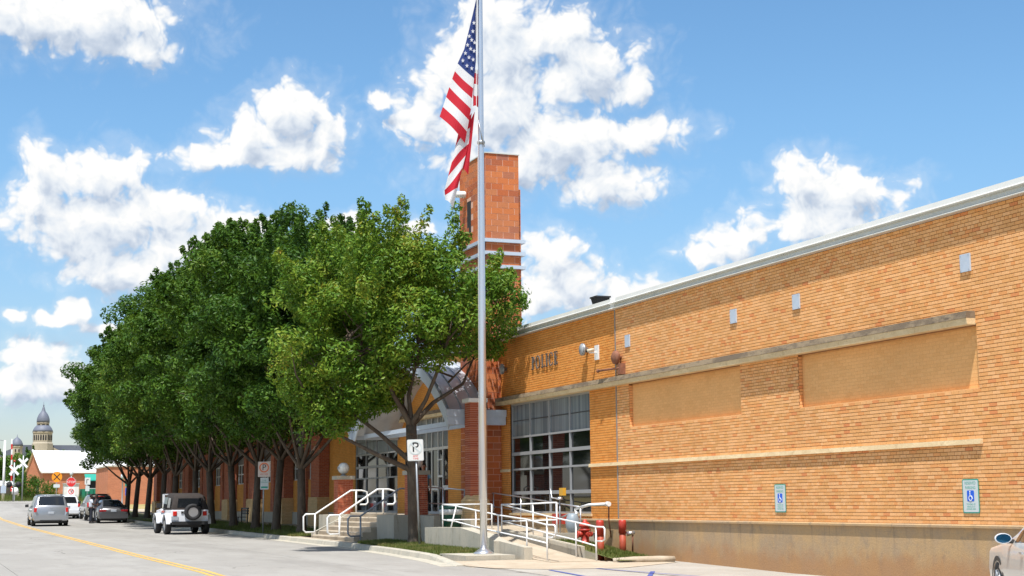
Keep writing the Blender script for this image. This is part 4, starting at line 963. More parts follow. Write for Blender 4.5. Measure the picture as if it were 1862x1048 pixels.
# reserved parking signs on the wall
def reserved(y, z, lab):
    t = thing('reserved_parking_sign', (17.385, y, z), lab, 'sign', 'reserved parking signs on the tan wall')
    M_ = plane_M((0, 0, 0), (0, -1, 0), UPV)
    plate('panel', rrect(.45, .60, .035), M_teal, t, M_, .0); plate('face', rrect(.405, .555, .02), M_signpale, t, M_, .003)
    plate('symbol_panel', [(a, b+.005) for a, b in rrect(.19, .19, .02)], M_signblue, t, M_, .006)
    Z = .009; mw = pmat('symbol_white', (.75, .78, .82), .5)
    plate('symbol', circ(.016, 12, -.012, .078), mw, t, M_, Z); plate('symbol', [(-.022, .058), (-.004, .058), (.002, .01), (.038, .008), (.062, -.045), (.045, -.05), (.026, -.008), (-.016, -.008)][::-1], mw, t, M_, Z+.001)
    annulus('symbol', .035, .05, mw, t, M_, Z+.003, cx=.0, cy=-.035, n=20)
    text_obj('lettering', 'RESERVED', .075, M_teal, t, M_ @ Matrix.Translation((0, .225, .006)), .001, .9); text_obj('lettering', 'PARKING', .075, M_teal, t, M_ @ Matrix.Translation((0, .145, .006)), .001, .9)
    text_obj('lettering', 'TOWING OF\nVEHICLE AT\nOWNER RISK', .042, M_teal, t, M_ @ Matrix.Translation((0, -.185, .006)), .001, 1.0)
reserved(22.15, 1.48, 'teal-framed reserved parking sign nearest the parked champagne car'); reserved(28.5, 1.48, 'teal-framed reserved parking sign below the gap between cream infills')

# ================================================================= SMALL THINGS BY THE RAMP
def hydrant(x, y, z):
    t = thing('fire_hydrant', (x, y, z), 'red fire hydrant on the grass between the bollards and the ramp', 'fire hydrant'); c = (x, y, z)
    mb = MB(); mb.lathe([(.17, -.1), (.17, .04), (.11, .05), (.10, .36), (.155, .37), (.155, .41), (.12, .42), (.12, .46), (.16, .47)], c, 16); mb.build('barrel', M_redp, t)
    mb = MB(); mb.lathe([(.165, .47), (.15, .53), (.10, .58), (.05, .60), (.045, .66), (.01, .66)], c, 16); mb.build('bonnet', M_redp, t)
    for d, r, l in (((-1, -.1), .075, .2), ((.1, -1), .055, .18), ((.95, .2), .055, .18)):
        mb = MB(); a = Vector((x+d[0]*.08, y+d[1]*.08, z+.28)); b = Vector((x+d[0]*l, y+d[1]*l, z+.28)); mb.tube([a, b], r, 10); mb.tube([b, b+Vector((d[0]*.04, d[1]*.04, 0))], r*1.25, 10); mb.tube([b, b+Vector((d[0]*.07, d[1]*.07, 0))], r*.35, 6); mb.build('outlet', M_redp, t)
hydrant(16.35, 36.45, .33)
def bollard(x, y, z0, h, lab, lean=0):
    t = thing('bollard', (x, y, z0), lab, 'bollard', 'rusty red pipe bollards')
    mb = MB(); mb.tube([(x, y, z0-.1), (x+lean*.5, y, z0+h*.62)], .085, 14); mb.build('post', M_rust, t)
    mb = MB(); mb.tube([(x+lean*.5, y, z0+h*.60), (x+lean, y, z0+h*.95), (x+lean, y, z0+h)], [.10, .10, .085], 14); mb.build('sleeve', M_redp, t)
bollard(16.2, 35.15, .05, .93, 'red pipe bollard beside the end of the white handrail', -.02); bollard(16.9, 35.35, .12, .86, 'red pipe bollard against the plinth next to the wall spout')
t = thing('wall_spout', (17.38, 35.4, .6), 'grey pipe spout standing beside the plinth', 'pipe')
mb = MB(); mb.tube([(17.2, 35.4, .15), (17.2, 35.38, .66)], .022, 6); mb.build('pipe', M_rusty, t)
mb = MB(); mb.tube([(17.25, 35.36, .66), (17.05, 35.42, .62)], [.045, .06], 8); mb.build('nozzle', M_alu, t)
t = thing('gas_meter', (16.9, 38.3, .5), 'grey-blue gas meter with white pipe along the window', 'gas meter')
mb = MB(); mb.lathe([(.02, -.30), (.12, -.27), (.19, -.1), (.20, .06), (.15, .2), (.1, .26), (.02, .27)], (16.75, 38.15, .87), 16); mb.build('meter_body', pmat('meter_grey', (.24, .29, .33), .45), t)
mb = MB(); mb.tube([(16.85, 38.1, 1.1), (16.9, 38.3, 1.25), (17.0, 37.6, 1.36), (17.15, 36.75, 1.38)], .04, 10); mb.build('white_pipe', M_white, t)
mb = MB(); mb.tube([(17.15, 36.8, 1.38), (17.15, 36.66, 1.38)], .065, 10); mb.build('elbow', M_white, t)
mb = MB(); mb.tube([(17.17, 36.72, 1.34), (17.2, 36.8, .95), (17.28, 36.85, .5)], .02, 6); mb.build('drop_pipe', M_rusty, t)
mb = MB(); mb.tube([(16.7, 38.9, .45), (16.7, 38.9, 1.55)], .022, 6); mb.tube([(16.7, 38.9, 1.0), (16.72, 38.3, 1.12)], .025, 6); mb.build('riser', M_galv, t)
mb = MB(); mb.lathe([(.02, 0), (.1, .01), (.08, .07), (.02, .09)], (16.7, 38.9, 1.5), 12); mb.tube([(16.7, 38.9, 1.53), (16.55, 39.1, 1.56), (16.53, 39.15, 1.82)], .02, 6); mb.build('regulator', M_alu, t)
PB('yellow_box', pmat('meter_yellow', (.6, .33, .03), .5), [(16.75, 16.85, 38.8, 39.05, 1.62, 1.83)], t)
rb = PB('red_utility_box', M_redp, [(16.8, 16.95, 38.95, 39.7, .84, 1.12)], None); tag(rb, 'low red utility box behind the gas meter', 'box')
t = thing('trash_bin', (15.15, 43.6, .6), 'green round trash bin with a white liner edge behind the ramp rail', 'trash bin')
mb = MB(); mb.lathe([(.27, 0), (.33, .55), (.34, .62)], (15.15, 43.6, .6), 20); mb.build('bin_body', M_dgreen, t)
mb = MB(); mb.lathe([(.345, .50), (.352, .60), (.345, .66), (.33, .66), (.33, .5)], (15.15, 43.6, .6), 20); mb.build('liner', pmat('liner_white', (.6, .62, .62), .5), t)
mb = MB(); mb.lathe([(.35, .66), (.36, .72), (.30, .80), (.2, .82), (.01, .82)], (15.15, 43.6, .6), 20); mb.build('rim', M_dgreen, t)
t = thing('bench', (15.4, 76.5, .4), 'dark slatted bench in the shade between two tree trunks', 'bench')
for k in range(4): mb = MB(); mb.box(15.15+k*.12, 15.25+k*.12, 75.7, 77.3, .83, .86); mb.build('seat_slat', M_blackp, t)
for k in range(3): mb = MB(); mb.box(15.66, 15.70, 75.7, 77.3, .98+k*.12, 1.07+k*.12); mb.build('back_slat', M_blackp, t)
for yy in (75.75, 77.2): mb = MB(); mb.box(15.15, 15.2, yy, yy+.05, .4, .83); mb.box(15.62, 15.67, yy, yy+.05, .4, 1.3); mb.build('leg', M_blackp, t)
# ================================================================= VEHICLES (local frame: rear bumper at y=0, nose towards +y)
def car_profile(s):
    y, zb, w, zbelt, wr, zt = s
    half = [(0, zb), (w-.14, zb), (w-.02, zb+.10), (w, (zb+zbelt)/2), (w-.02, zbelt-.05), (w-.05, zbelt), (wr, zt-.07), (wr-.10, zt-.01), (0, zt)]
    return [(x, y, z) for x, z in half]+[(-x, y, z) for x, z in half[-2:0:-1]]
def interp_st(sts, y):
    ys = [q[0] for q in sts]; return (y,)+tuple(float(np.interp(y, ys, [q[i] for q in sts])) for i in range(1, 6))
def make_car(name, label, cat, sts, paint, wheels, glass_top, glass_side, wr=.33, group=None, belt_dark=None):
    t = thing(name, (0, 0, 0), label, cat, group)
    L = sts[-1][0]; ys = sorted(set([q[0] for q in sts]+list(np.linspace(0, L, 26))))
    mb = MB(); mb.ring_surf([car_profile(interp_st(sts, y)) for y in ys], True, True, True); mb.build('body', paint, t, world=False)
    def strip(nm, ya, yb, fn, n=6, mat=M_carglass):
        mb = MB(); R = [fn(interp_st(sts, ya+(yb-ya)*k/n)) for k in range(n+1)]
        mb.ring_surf(R, False, False, True); return mb.build(nm, mat, t, world=False)
    for nm, ya, yb, fr in glass_top:
        def f(s, fr=fr, sgn=(-1 if nm == 'rear_window' else 1)):
            y, zb, w, zbl, wr_, zt = s; m = .012
            return [(x, y+sgn*m, zt+m*(1 if abs(x) < wr_*.8 else .6)-(.03*abs(x/wr_)**4)) for x in np.linspace(-(wr_-.09)*fr, (wr_-.09)*fr, 7)]
        strip(nm, ya, yb, f, 8)
    for ya, yb in glass_side:
        for sg in (-1, 1):
            def f(s, sg=sg):
                y, zb, w, zbl, wr_, zt = s; a = (w-.05, zbl); b = (wr_, zt-.07)
                q = [(a[0]+(b[0]-a[0])*k, a[1]+(b[1]-a[1])*k) for k in (.08, .92)]
                return [(sg*(x+.008), y, z) for x, z in q]
            strip('side_window', ya, yb, f, 5)
    for y in wheels:
        for sg in (-1, 1):
            w = interp_st(sts, y)[2]
            tw_ = bpy.data.objects.new('wheel', None); COL.objects.link(tw_); tw_.parent = t; tw_.location = (sg*(w-.11), y, wr)
            mb = MB(); mb.lathe([(wr*.6, -.05), (wr*.62, -.115), (wr*.93, -.11), (wr, -.07), (wr, .07), (wr*.93, .11), (wr*.62, .115), (wr*.6, .05)], (0, 0, 0), 24, 'x'); mb.build('tyre', M_black, tw_, world=False)
            mb = MB(); mb.lathe([(.02, sg*.10), (wr*.25, sg*.10), (wr*.5, sg*.085), (wr*.62, sg*.119), (wr*.66, sg*.10)], (0, 0, 0), 20, 'x'); mb.build('rim', M_alu, tw_, world=False)
            mb = MB()
            for k in range(5):
                a = 2*PI*k/5; mb.tube([(sg*.112, .05*math.cos(a), .05*math.sin(a)), (sg*.112, wr*.6*math.cos(a), wr*.6*math.sin(a))], .025, 5)
            mb.build('spokes', M_galv, tw_, world=False)
            # dark wheel arch
            mb = MB(); mb.ring_surf([[(sg*(w+.004), y+(wr+dr)*math.cos(a), wr+(wr+dr)*math.sin(a)) for dr in (.0, .07)] for a in np.linspace(-.25, PI+.25, 17)], False, False, False); mb.build('wheel_arch', M_blackp, t, world=False)
    mb = MB(); w = sts[2][2]; mb.box(-w+.12, w-.12, .25, L-.3, .16, sts[2][1]+.05); mb.build('underbody', M_black, t, world=False)
    return t
def cpart(t, name, mat, *boxes):
    mb = MB()
    for b in boxes: mb.box(*b)
    return mb.build(name, mat, t, world=False)
def lightbox(t, name, mat, x0, x1, y0, y1, z0, z1):
    mb = MB(); e = .02
    mb.ring_surf([[(x0, y1, z0), (x1, y1, z0), (x1, y1, z1), (x0, y1, z1)], [(x0, y0+e, z0), (x1, y0+e, z0), (x1, y0+e, z1), (x0, y0+e, z1)], [(x0+e, y0, z0+e), (x1-e, y0, z0+e), (x1-e, y0, z1-e), (x0+e, y0, z1-e)]][::-1], True, True, False)
    return mb.build(name, mat, t, world=False)
def car_bits(t, w, zl, hl, zp, tail=M_tail, lw=.16, yl=.04, mirror_y=3.4, zm=1.05, zplate=None, ybump=0):
    for sg in (-1, 1):
        a, b = sorted((sg*(w-.03), sg*(w-.03-lw))); lightbox(t, 'tail_light', tail, a, b, yl-.03, yl+.22, zl, zl+hl)
        mb = MB(); mb.ring_surf([[(sg*(w+.02), mirror_y+d, zm), (sg*(w+.22), mirror_y+d, zm), (sg*(w+.22), mirror_y+d, zm+.15), (sg*(w+.03), mirror_y+d, zm+.17)] for d in (0, .1)], True, True, False); mb.build('mirror', M_blackp, t, world=False)
    lightbox(t, 'number_plate', pmat('plate_pale', (.35, .38, .42), .5), -.17, .17, ybump-.02, ybump+.06, zp, zp+.15)
def place(t, x, y, rz=0.0, dz=0):
    t.location = (x, y, gz(y)+.004+dz); t.rotation_euler = (math.atan2(gz(y+3)-gz(y), 3), 0, rz)
# minivan driving away
vs = [(0, .42, .80, .62, .74, .66), (.03, .34, .93, .80, .86, .84), (.06, .30, .97, 1.02, .86, 1.06), (.12, .28, .98, 1.05, .84, 1.16), (.42, .26, .99, 1.08, .76, 1.66), (.6, .26, 1.0, 1.08, .75, 1.74), (1.6, .26, 1.0, 1.06, .75, 1.78), (3.0, .26, 1.0, 1.04, .74, 1.74), (3.5, .26, .99, 1.02, .72, 1.62), (4.2, .28, .98, 1.0, .78, 1.10), (4.7, .3, .94, .86, .74, .93), (5.0, .35, .80, .60, .6, .68)]
v = make_car('minivan', 'silver minivan driving away along the centre line', 'minivan', vs, M_silver, (.95, 4.0), [('rear_window', .135, .44, .98), ('windshield', 3.55, 4.15, .95)], [(.5, 1.35), (1.42, 2.3), (2.36, 3.45)])
car_bits(v, .97, .78, .26, .66, mirror_y=3.5, yl=.06); cpart(v, 'rear_bumper', M_silver, (-.93, .93, -.06, .2, .36, .60)); cpart(v, 'bumper_trim', M_blackp, (-.6, .6, -.064, 0, .30, .36))
lightbox(v, 'brake_light', M_tail, -.13, .13, .12, .2, 1.115, 1.16); cpart(v, 'badge', M_alu, (-.05, .05, .04, .09, 1.0, 1.03)); cpart(v, 'roof_rail', M_blackp, (-.70, -.66, .8, 3.0, 1.76, 1.80), (.66, .70, .8, 3.0, 1.76, 1.80))
place(v, 7.5, 90.6)
# white suv ahead
ss = [(0, .45, .78, .62, .70, .66), (.04, .36, .90, .86, .82, .9), (.08, .32, .92, 1.0, .80, 1.06), (.30, .30, .93, 1.05, .68, 1.52), (.5, .3, .94, 1.05, .66, 1.62), (1.6, .3, .94, 1.03, .66, 1.68), (2.8, .3, .94, 1.0, .64, 1.62), (3.5, .3, .93, .98, .74, 1.08), (4.3, .36, .88, .85, .7, .92), (4.5, .4, .75, .6, .6, .7)]
v = make_car('suv', 'white sport utility car ahead of the silver minivan', 'suv', ss, M_whitecar, (.85, 3.6), [('rear_window', .10, .34, .95), ('windshield', 2.85, 3.45, .95)], [(.45, 1.2), (1.26, 2.1), (2.15, 2.85)], wr=.35)
car_bits(v, .91, .84, .30, .78, mirror_y=2.95); cpart(v, 'rear_bumper', M_whitecar, (-.88, .88, -.05, .2, .40, .62)); place(v, 10.4, 112.5)
# gray sedan at the kerb
sd = [(0, .38, .78, .62, .66, .70), (.05, .28, .88, .88, .72, .90), (.2, .24, .90, .92, .72, .97), (.75, .22, .91, .93, .70, 1.0), (1.0, .22, .91, .94, .66, 1.14), (1.5, .22, .91, .94, .60, 1.38), (1.9, .22, .91, .93, .59, 1.43), (2.6, .22, .91, .92, .60, 1.41), (3.35, .22, .91, .92, .74, 1.0), (4.4, .24, .88, .82, .72, .86), (4.75, .3, .76, .55, .6, .64)]
v = make_car('sedan', 'dark grey sedan parked at the kerb with a bluish plate', 'sedan', sd, M_greycar, (1.0, 3.7), [('rear_window', .8, 1.48, .93), ('windshield', 2.65, 3.3, .93)], [(1.15, 1.95), (2.0, 2.85)], wr=.32)
car_bits(v, .88, .70, .13, .68, pmat('dark_tail', (.28, .015, .02), .25), .42, .03, 2.9, .93); bpy.data.objects[v.children[-1].name].data.materials[0] = pmat('plate_blue', (.12, .22, .36), .5)
cpart(v, 'rear_bumper', M_greycar, (-.86, .86, -.07, .2, .30, .56)); place(v, 11.68, 96.6)
# dull gold suv beyond it with lit brake light
v = make_car('suv', 'pale gold sport utility car with dark windows beyond the grey sedan', 'suv', ss, M_tansuv, (.85, 3.6), [('rear_window', .10, .34, .98), ('windshield', 2.85, 3.45, .95)], [(.45, 1.2), (1.26, 2.1), (2.15, 2.85)], wr=.35)
car_bits(v, .91, .84, .30, .78, mirror_y=2.95); lightbox(v, 'brake_light', M_tail, -.25, .25, .28, .36, 1.50, 1.56); cpart(v, 'roof_trim', M_black, (-.6, .6, .5, 2.7, 1.66, 1.70)); place(v, 11.8, 104.5, .02, .06)
# white off-roader with brown soft top
def jeep():
    t = thing('off_roader', (0, 0, 0), 'white open off-roader with brown soft top and spare wheel parked at the kerb', 'jeep')
    W = .78
    mb = MB(); mb.prism([(0, .50), (0, 1.06), (1.35, 1.06), (1.5, .86), (2.35, .86), (2.45, 1.06), (2.5, 1.10), (3.6, 1.02), (3.65, .60), (3.2, .56), (2.4, .5), (2.35, .46), (1.4, .46), (1.3, .5)][::-1], -W, W, 'x'); b = mb.build('body', M_whitecar, t, world=False)
    md = b.modifiers.new('bevel', 'BEVEL'); md.width = .03; md.segments = 2
    for y in (.72, 3.05):
        for sg in (-1, 1):
            mb = MB(); R = []
            for a in np.linspace(.1, PI-.1, 9):
                cy, cz = y-(.50)*math.cos(a), .40+.46*math.sin(a)
                R.append([(sg*(W-.02), cy, cz), (sg*(W+.16), cy, cz), (sg*(W+.16), cy, cz+.045), (sg*(W-.02), cy, cz+.045)])
            mb.ring_surf(R, True, True, False); mb.build('fender', M_whitecar, t, world=False)
            w_ = bpy.data.objects.new('wheel', None); COL.objects.link(w_); w_.parent = t; w_.location = (sg*(W+.02), y, .38)
            mb = MB(); mb.lathe([(.21, -.05), (.215, -.125), (.35, -.12), (.38, -.08), (.38, .08), (.35, .12), (.215, .125), (.21, .05)], (0, 0, 0), 24, 'x'); mb.build('tyre', M_black, w_, world=False)
            mb = MB(); mb.lathe([(.02, sg*.09), (.08, sg*.1), (.17, sg*.07), (.215, sg*.127), (.23, sg*.1)], (0, 0, 0), 20, 'x'); mb.build('rim', M_alu, w_, world=False)
    tp = MB(); R = []
    for y, h, w in ((.02, 1.07, .77), (.05, 1.2, .765), (.16, 1.62, .70), (.26, 1.72, .66), (.9, 1.78, .66), (1.7, 1.78, .66), (1.95, 1.76, .65)):
        R.append([(-W+.01, y, 1.055), (-w, y, 1.06+(h-1.06)*.6), (-w*.96, y, h-.06), (-w*.8, y, h), (w*.8, y, h), (w*.96, y, h-.06), (w, y, 1.06+(h-1.06)*.6), (W-.01, y, 1.055)])
    tp.ring_surf(R, True, True, True); tp.build('soft_top', M_brown, t, world=False)
    mb = MB(); mb.ring_surf([[(-.52, .06, 1.16), (.52, .06, 1.16)], [(-.47, .13, 1.55), (.47, .13, 1.55)]], False, False, False); o = mb.build('rear_window', M_carglass, t, world=False); o.location = (0, -.03, 0)
    for sg in (-1, 1):
        mb = MB(); mb.ring_surf([[(sg*.775, .35, 1.15), (sg*.775, 1.0, 1.15)], [(sg*.712, .45, 1.56), (sg*.712, 1.0, 1.58)]], False, False, False); mb.build('side_window', pmat('vinyl_window', (.22, .21, .19), .25), t, world=False)
        mb = MB(); mb.ring_surf([[(sg*.780, 1.15, 1.10), (sg*.780, 1.95, 1.10)], [(sg*.712, 1.12, 1.60), (sg*.70, 1.9, 1.62)]], False, False, False); mb.build('side_window', M_carglass, t, world=False)
        cpart(t, 'mirror', M_blackp, *([(W+.02, W+.22, 2.2, 2.28, 1.14, 1.34)] if sg > 0 else [(-W-.22, -W-.02, 2.2, 2.28, 1.14, 1.34)]))
    lightbox(t, 'tail_light', M_tail, -.70, -.54, -.05, .02, .80, .99); lightbox(t, 'tail_light', M_tail, .54, .70, -.05, .02, .80, .99)
    cpart(t, 'rear_bumper', M_black, (-.74, .74, -.14, .0, .42, .56)); cpart(t, 'number_plate', pmat('plate_pale', (.35, .38, .42), .5), (-.76, -.47, -.03, .0, .62, .78))
    cpart(t, 'windscreen_frame', M_whitecar, (-.74, .74, 2.30, 2.36, 1.06, 1.12), (-.74, -.69, 2.05, 2.36, 1.1, 1.74), (.69, .74, 2.05, 2.36, 1.1, 1.74), (-.72, .72, 2.05, 2.1, 1.70, 1.75))
    cpart(t, 'decal', pmat('decal_red', (.6, .13, .1), .5), (-.785, -.779, 1.6, 2.3, .93, 1.02)); cpart(t, 'underbody', M_black, (-.5, .5, .1, 3.4, .3, .5), (-.66, .66, .65, .8, .32, .42), (-.66, .66, 3.0, 3.1, .32, .42))
    cpart(t, 'tailgate_hinge', M_blackp, (-.36, -.26, -.03, .0, .9, .99))
    w_ = bpy.data.objects.new('spare_wheel', None); COL.objects.link(w_); w_.parent = t; w_.location = (.10, -.14, .96)
    mb = MB(); mb.lathe([(.195, -.03), (.20, -.11), (.31, -.11), (.355, -.08), (.36, .05), (.33, .12), (.2, .12)], (0, 0, 0), 26, 'y'); mb.build('tyre', M_black, w_, world=False)
    mb = MB(); mb.lathe([(.02, -.075), (.06, -.08), (.07, -.06), (.17, -.055), (.205, -.112), (.215, -.09)], (0, 0, 0), 24, 'y'); mb.build('rim', M_alu, w_, world=False)
    mb = MB()
    for k in range(5):
        a = 2*PI*(k+.5)/5+.3; mb.lathe([(.03, -.066), (.002, -.0665)], (.115*math.cos(a), 0, .115*math.sin(a)), 8, 'y')
    mb.build('rim_hole', M_black, w_, world=False)
    w_.children[1].data.materials[0] = pmat('rim_silver', (.6, .61, .63), .35, .3)
    t.scale = (1.04, 1.04, 1.0)
    return t
place(jeep(), 11.35, 67.2, .02)
# champagne car parked nose-in at the right edge
cs = sd
v = make_car('parked_car', 'champagne coloured car parked at the right edge, wing mirror out', 'car', cs, M_tancar, (1.0, 3.7), [('rear_window', .8, 1.48, .93), ('windshield', 2.65, 3.3, .93)], [(1.15, 1.95), (2.0, 2.75)], wr=.33)
car_bits(v, .88, .70, .13, .68, M_tail, .42, .03, 2.78, .93)
for ch in [c for c in v.children if c.name.startswith('mirror')]: bpy.data.objects.remove(ch)
for sg in (-1, 1):
    mb = MB(); x0 = sg*.86
    R = []
    for k, (d, s) in enumerate(((0, .97), (.03, 1), (.08, .9), (.13, .55))):
        R.append([(x0+sg*(.13+.12*s*math.cos(a)), 2.80+d, 1.0+.075*s*math.sin(a)) for a in np.linspace(0, 2*PI, 15)[:-1]])
    mb.ring_surf(R, True, True, True); m_ = mb.build('mirror', M_whitecar, v, world=False)
    mb = MB(); mb.ring_surf([[(x0+sg*(.13+.105*s*math.cos(a)), 2.797, 1.0+.062*s*math.sin(a)) for a in np.linspace(0, 2*PI, 15)[:-1]] for s in (1, .01)], True, False, False); mb.build('mirror_glass', pmat('mirror_glass', (.03, .12, .20), .05, .8), m_, world=False)
    mb = MB(); mb.tube([(x0-sg*.03, 2.86, .955), (x0+sg*.1, 2.85, .96)], .03, 8); mb.build('mirror_arm', M_blackp, m_, world=False)
cpart(v, 'door_handle', M_alu, (-.925, -.90, 2.05, 2.2, .80, .83), (-.925, -.90, 1.2, 1.35, .80, .83))
v.location = (13.98, 14.7, gz(17)+.01); v.rotation_euler = (0, 0, -math.radians(27))

# ================================================================= PEOPLE
def skinned(name, verts, edges, radii, mat, parent, sub=2, root=0):
    me = bpy.data.meshes.new('t'); me.from_pydata([tuple(v) for v in verts], edges, []); o = bpy.data.objects.new('t', me); COL.objects.link(o)
    md = o.modifiers.new('s', 'SKIN'); md.use_smooth_shade = True
    for i, r in enumerate(radii):
        sv = me.skin_vertices[0].data[i]; sv.radius = (r, r) if not hasattr(r, '__len__') else r; sv.use_root = (i == root)
    o.modifiers.new('u', 'SUBSURF').levels = sub
    dg = bpy.context.evaluated_depsgraph_get(); m2 = bpy.data.meshes.new_from_object(o.evaluated_get(dg)); bpy.data.objects.remove(o)
    m2.materials.clear(); m2.materials.append(mat); m2.name = name
    return link(name, m2, parent)
def person(loc, rz, label, skin, shirt, pants, arms, lean=0):
    t = thing('person', loc, label, 'person', rz=rz)
    J = {'pel': (0, 0, .93), 'ch': (0, -.01+lean, 1.28), 'nk': (0, lean, 1.47), 'hd0': (0, -.01+lean, 1.54), 'hd': (0, -.03+lean, 1.63), 'hd1': (0, -.02+lean, 1.70)}
    names = list(J); V = [J[k] for k in names]; R = [(.15, .11), (.17, .12), .055, .06, (.078, .095), (.062, .07)]; E_ = [(0, 1), (1, 2), (2, 3), (3, 4), (4, 5)]
    for sg in (-1, 1):
        b = len(V); V += [(sg*.10, 0, .86), (sg*.11, -.02, .50), (sg*.12, .02, .10), (sg*.12, .0, .05), (sg*.13, -.14, .035)]; R += [.095, .065, .045, .045, .035]; E_ += [(0, b), (b, b+1), (b+1, b+2), (b+2, b+3), (b+3, b+4)]
    for sg, (el, wr_, hd) in zip((-1, 1), arms):
        b = len(V); V += [(sg*.18, lean, 1.40), el, wr_, hd]; R += [.06, .045, .032, .035]; E_ += [(1, b), (b, b+1), (b+1, b+2), (b+2, b+3)]
        h = Vector(hd); d = (h-Vector(wr_)).normalized(); sd_ = d.orthogonal().normalized()
        for k in range(5):
            p = h+sd_*(.012*(k-2)); q = p+d*(.05+.01*(2-abs(k-2)))+Vector((0, 0, -.012)); r2 = q+d*.02+Vector((0, 0, -.015))
            if k == 4: q = p+sd_*.035+d*.02; r2 = q+d*.02
            c = len(V); V += [p, q, r2]; R += [.009, .008, .007]; E_ += [(b+3, c), (c, c+1), (c+1, c+2)]
    skinned('body', V, E_, R, skin, t)
    # clothing: shirt and trousers as shells
    a0, a1 = arms
    sV = [(0, 0, .90), (0, -.01+lean, 1.28), (0, lean, 1.43)]; sR = [(.175, .135), (.19, .14), .08]; sE = [(0, 1), (1, 2)]
    for sg, (el, wr_, hd) in zip((-1, 1), arms):
        b = len(sV); sh = Vector((sg*.18, lean, 1.40)); sV += [sh, sh.lerp(Vector(el), .75)]; sR += [.075, .065]; sE += [(1, b), (b, b+1)]
    skinned('shirt', sV, sE, sR, shirt, t)
    pV = [(0, 0, .95)]; pR = [(.165, .125)]; pE = []
    for sg in (-1, 1):
        b = len(pV); pV += [(sg*.10, 0, .84), (sg*.11, -.02, .50), (sg*.12, .02, .09)]; pR += [.11, .085, .07]; pE += [(0, b), (b, b+1), (b+1, b+2)]
    skinned('trousers', pV, pE, pR, pants, t)
    hc = Vector((0, -.005+lean, 1.665)); mb = MB(); mb.sphere(hc, .098, 12, 8, 1.05); 
    mb.v = [(x, y+(.018 if z > 1.62 else .03), z+.012) for x, y, z in mb.v]; mb.build('hair', M_hair, t, world=False)
    mb = MB(); [mb.sphere((sg*.032, -.118+lean, 1.645), .011, 6, 4) for sg in (-1, 1)]; mb.build('eyes', M_signpale, t, world=False)
    mb = MB(); mb.tube([(0, -.11+lean, 1.655), (0, -.138+lean, 1.615), (0, -.115+lean, 1.608)], [.009, .016, .01], 6); mb.build('nose', skin, t, world=False)
    mb = MB(); mb.box(-.025, .025, -.122+lean, -.11+lean, 1.580, 1.590); mb.build('mouth', M_signred, t, world=False)
    for sg in (-1, 1):
        mb = MB(); mb.sphere((sg*.085, 0+lean, 1.63), .022, 6, 5, 1.4); mb.build('ear', skin, t, world=False)
        mb = MB(); mb.ring_surf([[(sg*.12-.045, .06, 0), (sg*.12+.045, .06, 0), (sg*.12+.045, .06, .09), (sg*.12-.045, .06, .09)], [(sg*.125-.05, -.10, 0), (sg*.125+.05, -.10, 0), (sg*.125+.045, -.10, .07), (sg*.125-.045, -.10, .07)], [(sg*.13-.035, -.19, .0), (sg*.13+.035, -.19, .0), (sg*.13+.03, -.19, .04), (sg*.13-.03, -.19, .04)]], True, True, True); mb.build('shoe', M_black, t, world=False)
    return t
down = ((-.24, .0, 1.12), (-.25, -.06, .87), (-.25, -.08, .80)); downr = tuple((-a, b, c) for a, b, c in down)
fwd = ((-.24, -.05, 1.14), (-.14, -.28, 1.12), (-.11, -.36, 1.13)); fwdr = tuple((-a, b, c) for a, b, c in fwd)
person((10.38, 97.2, gz(97.2)), 1.7, 'person in white shirt and dark trousers standing in the street beside the sedan', M_darkskin, M_shirt, M_trouser, (fwd, fwdr))
person((10.85, 98.6, gz(98.6)), -1.3, 'person in dark clothes close to the sedan, facing the one in white', M_darkskin, M_trouser, M_trouser, (fwd, downr))
person((16.45, 50.2, 1.07), -.4, 'person in light blue uniform shirt standing behind the pier by the door', M_skin, M_blueshirt, M_trouser, (down, downr))

# ================================================================= TREES
def leaves_mesh(name, C, Rc, n_per, size, mat, seed, droop=.0):
    r = np.random.default_rng(seed); out = []
    k = len(C); n = k*n_per
    c = np.repeat(C, n_per, 0); rc = np.repeat(Rc, n_per, 0)
    d = r.normal(size=(n, 3)); d /= np.linalg.norm(d, axis=1)[:, None]; rad = r.uniform(.15, 1, n)**.45
    P = c+d*rad[:, None]*rc
    nrm = d*.8+r.normal(size=(n, 3))*.65+np.array([-.05, -.05, .55]); nrm /= np.linalg.norm(nrm, axis=1)[:, None]
    a = np.cross(nrm, r.normal(size=(n, 3))); a /= np.linalg.norm(a, axis=1)[:, None]; b = np.cross(nrm, a)
    s = size*r.uniform(.6, 1.3, n)[:, None]
    V = np.stack([P-a*s, P-b*s*.42+nrm*s*.1, P+a*s, P+b*s*.42+nrm*s*.1], 1).reshape(-1, 3); F = np.arange(4*n).reshape(-1, 4)
    return fast_mesh(name, V, F, mat)
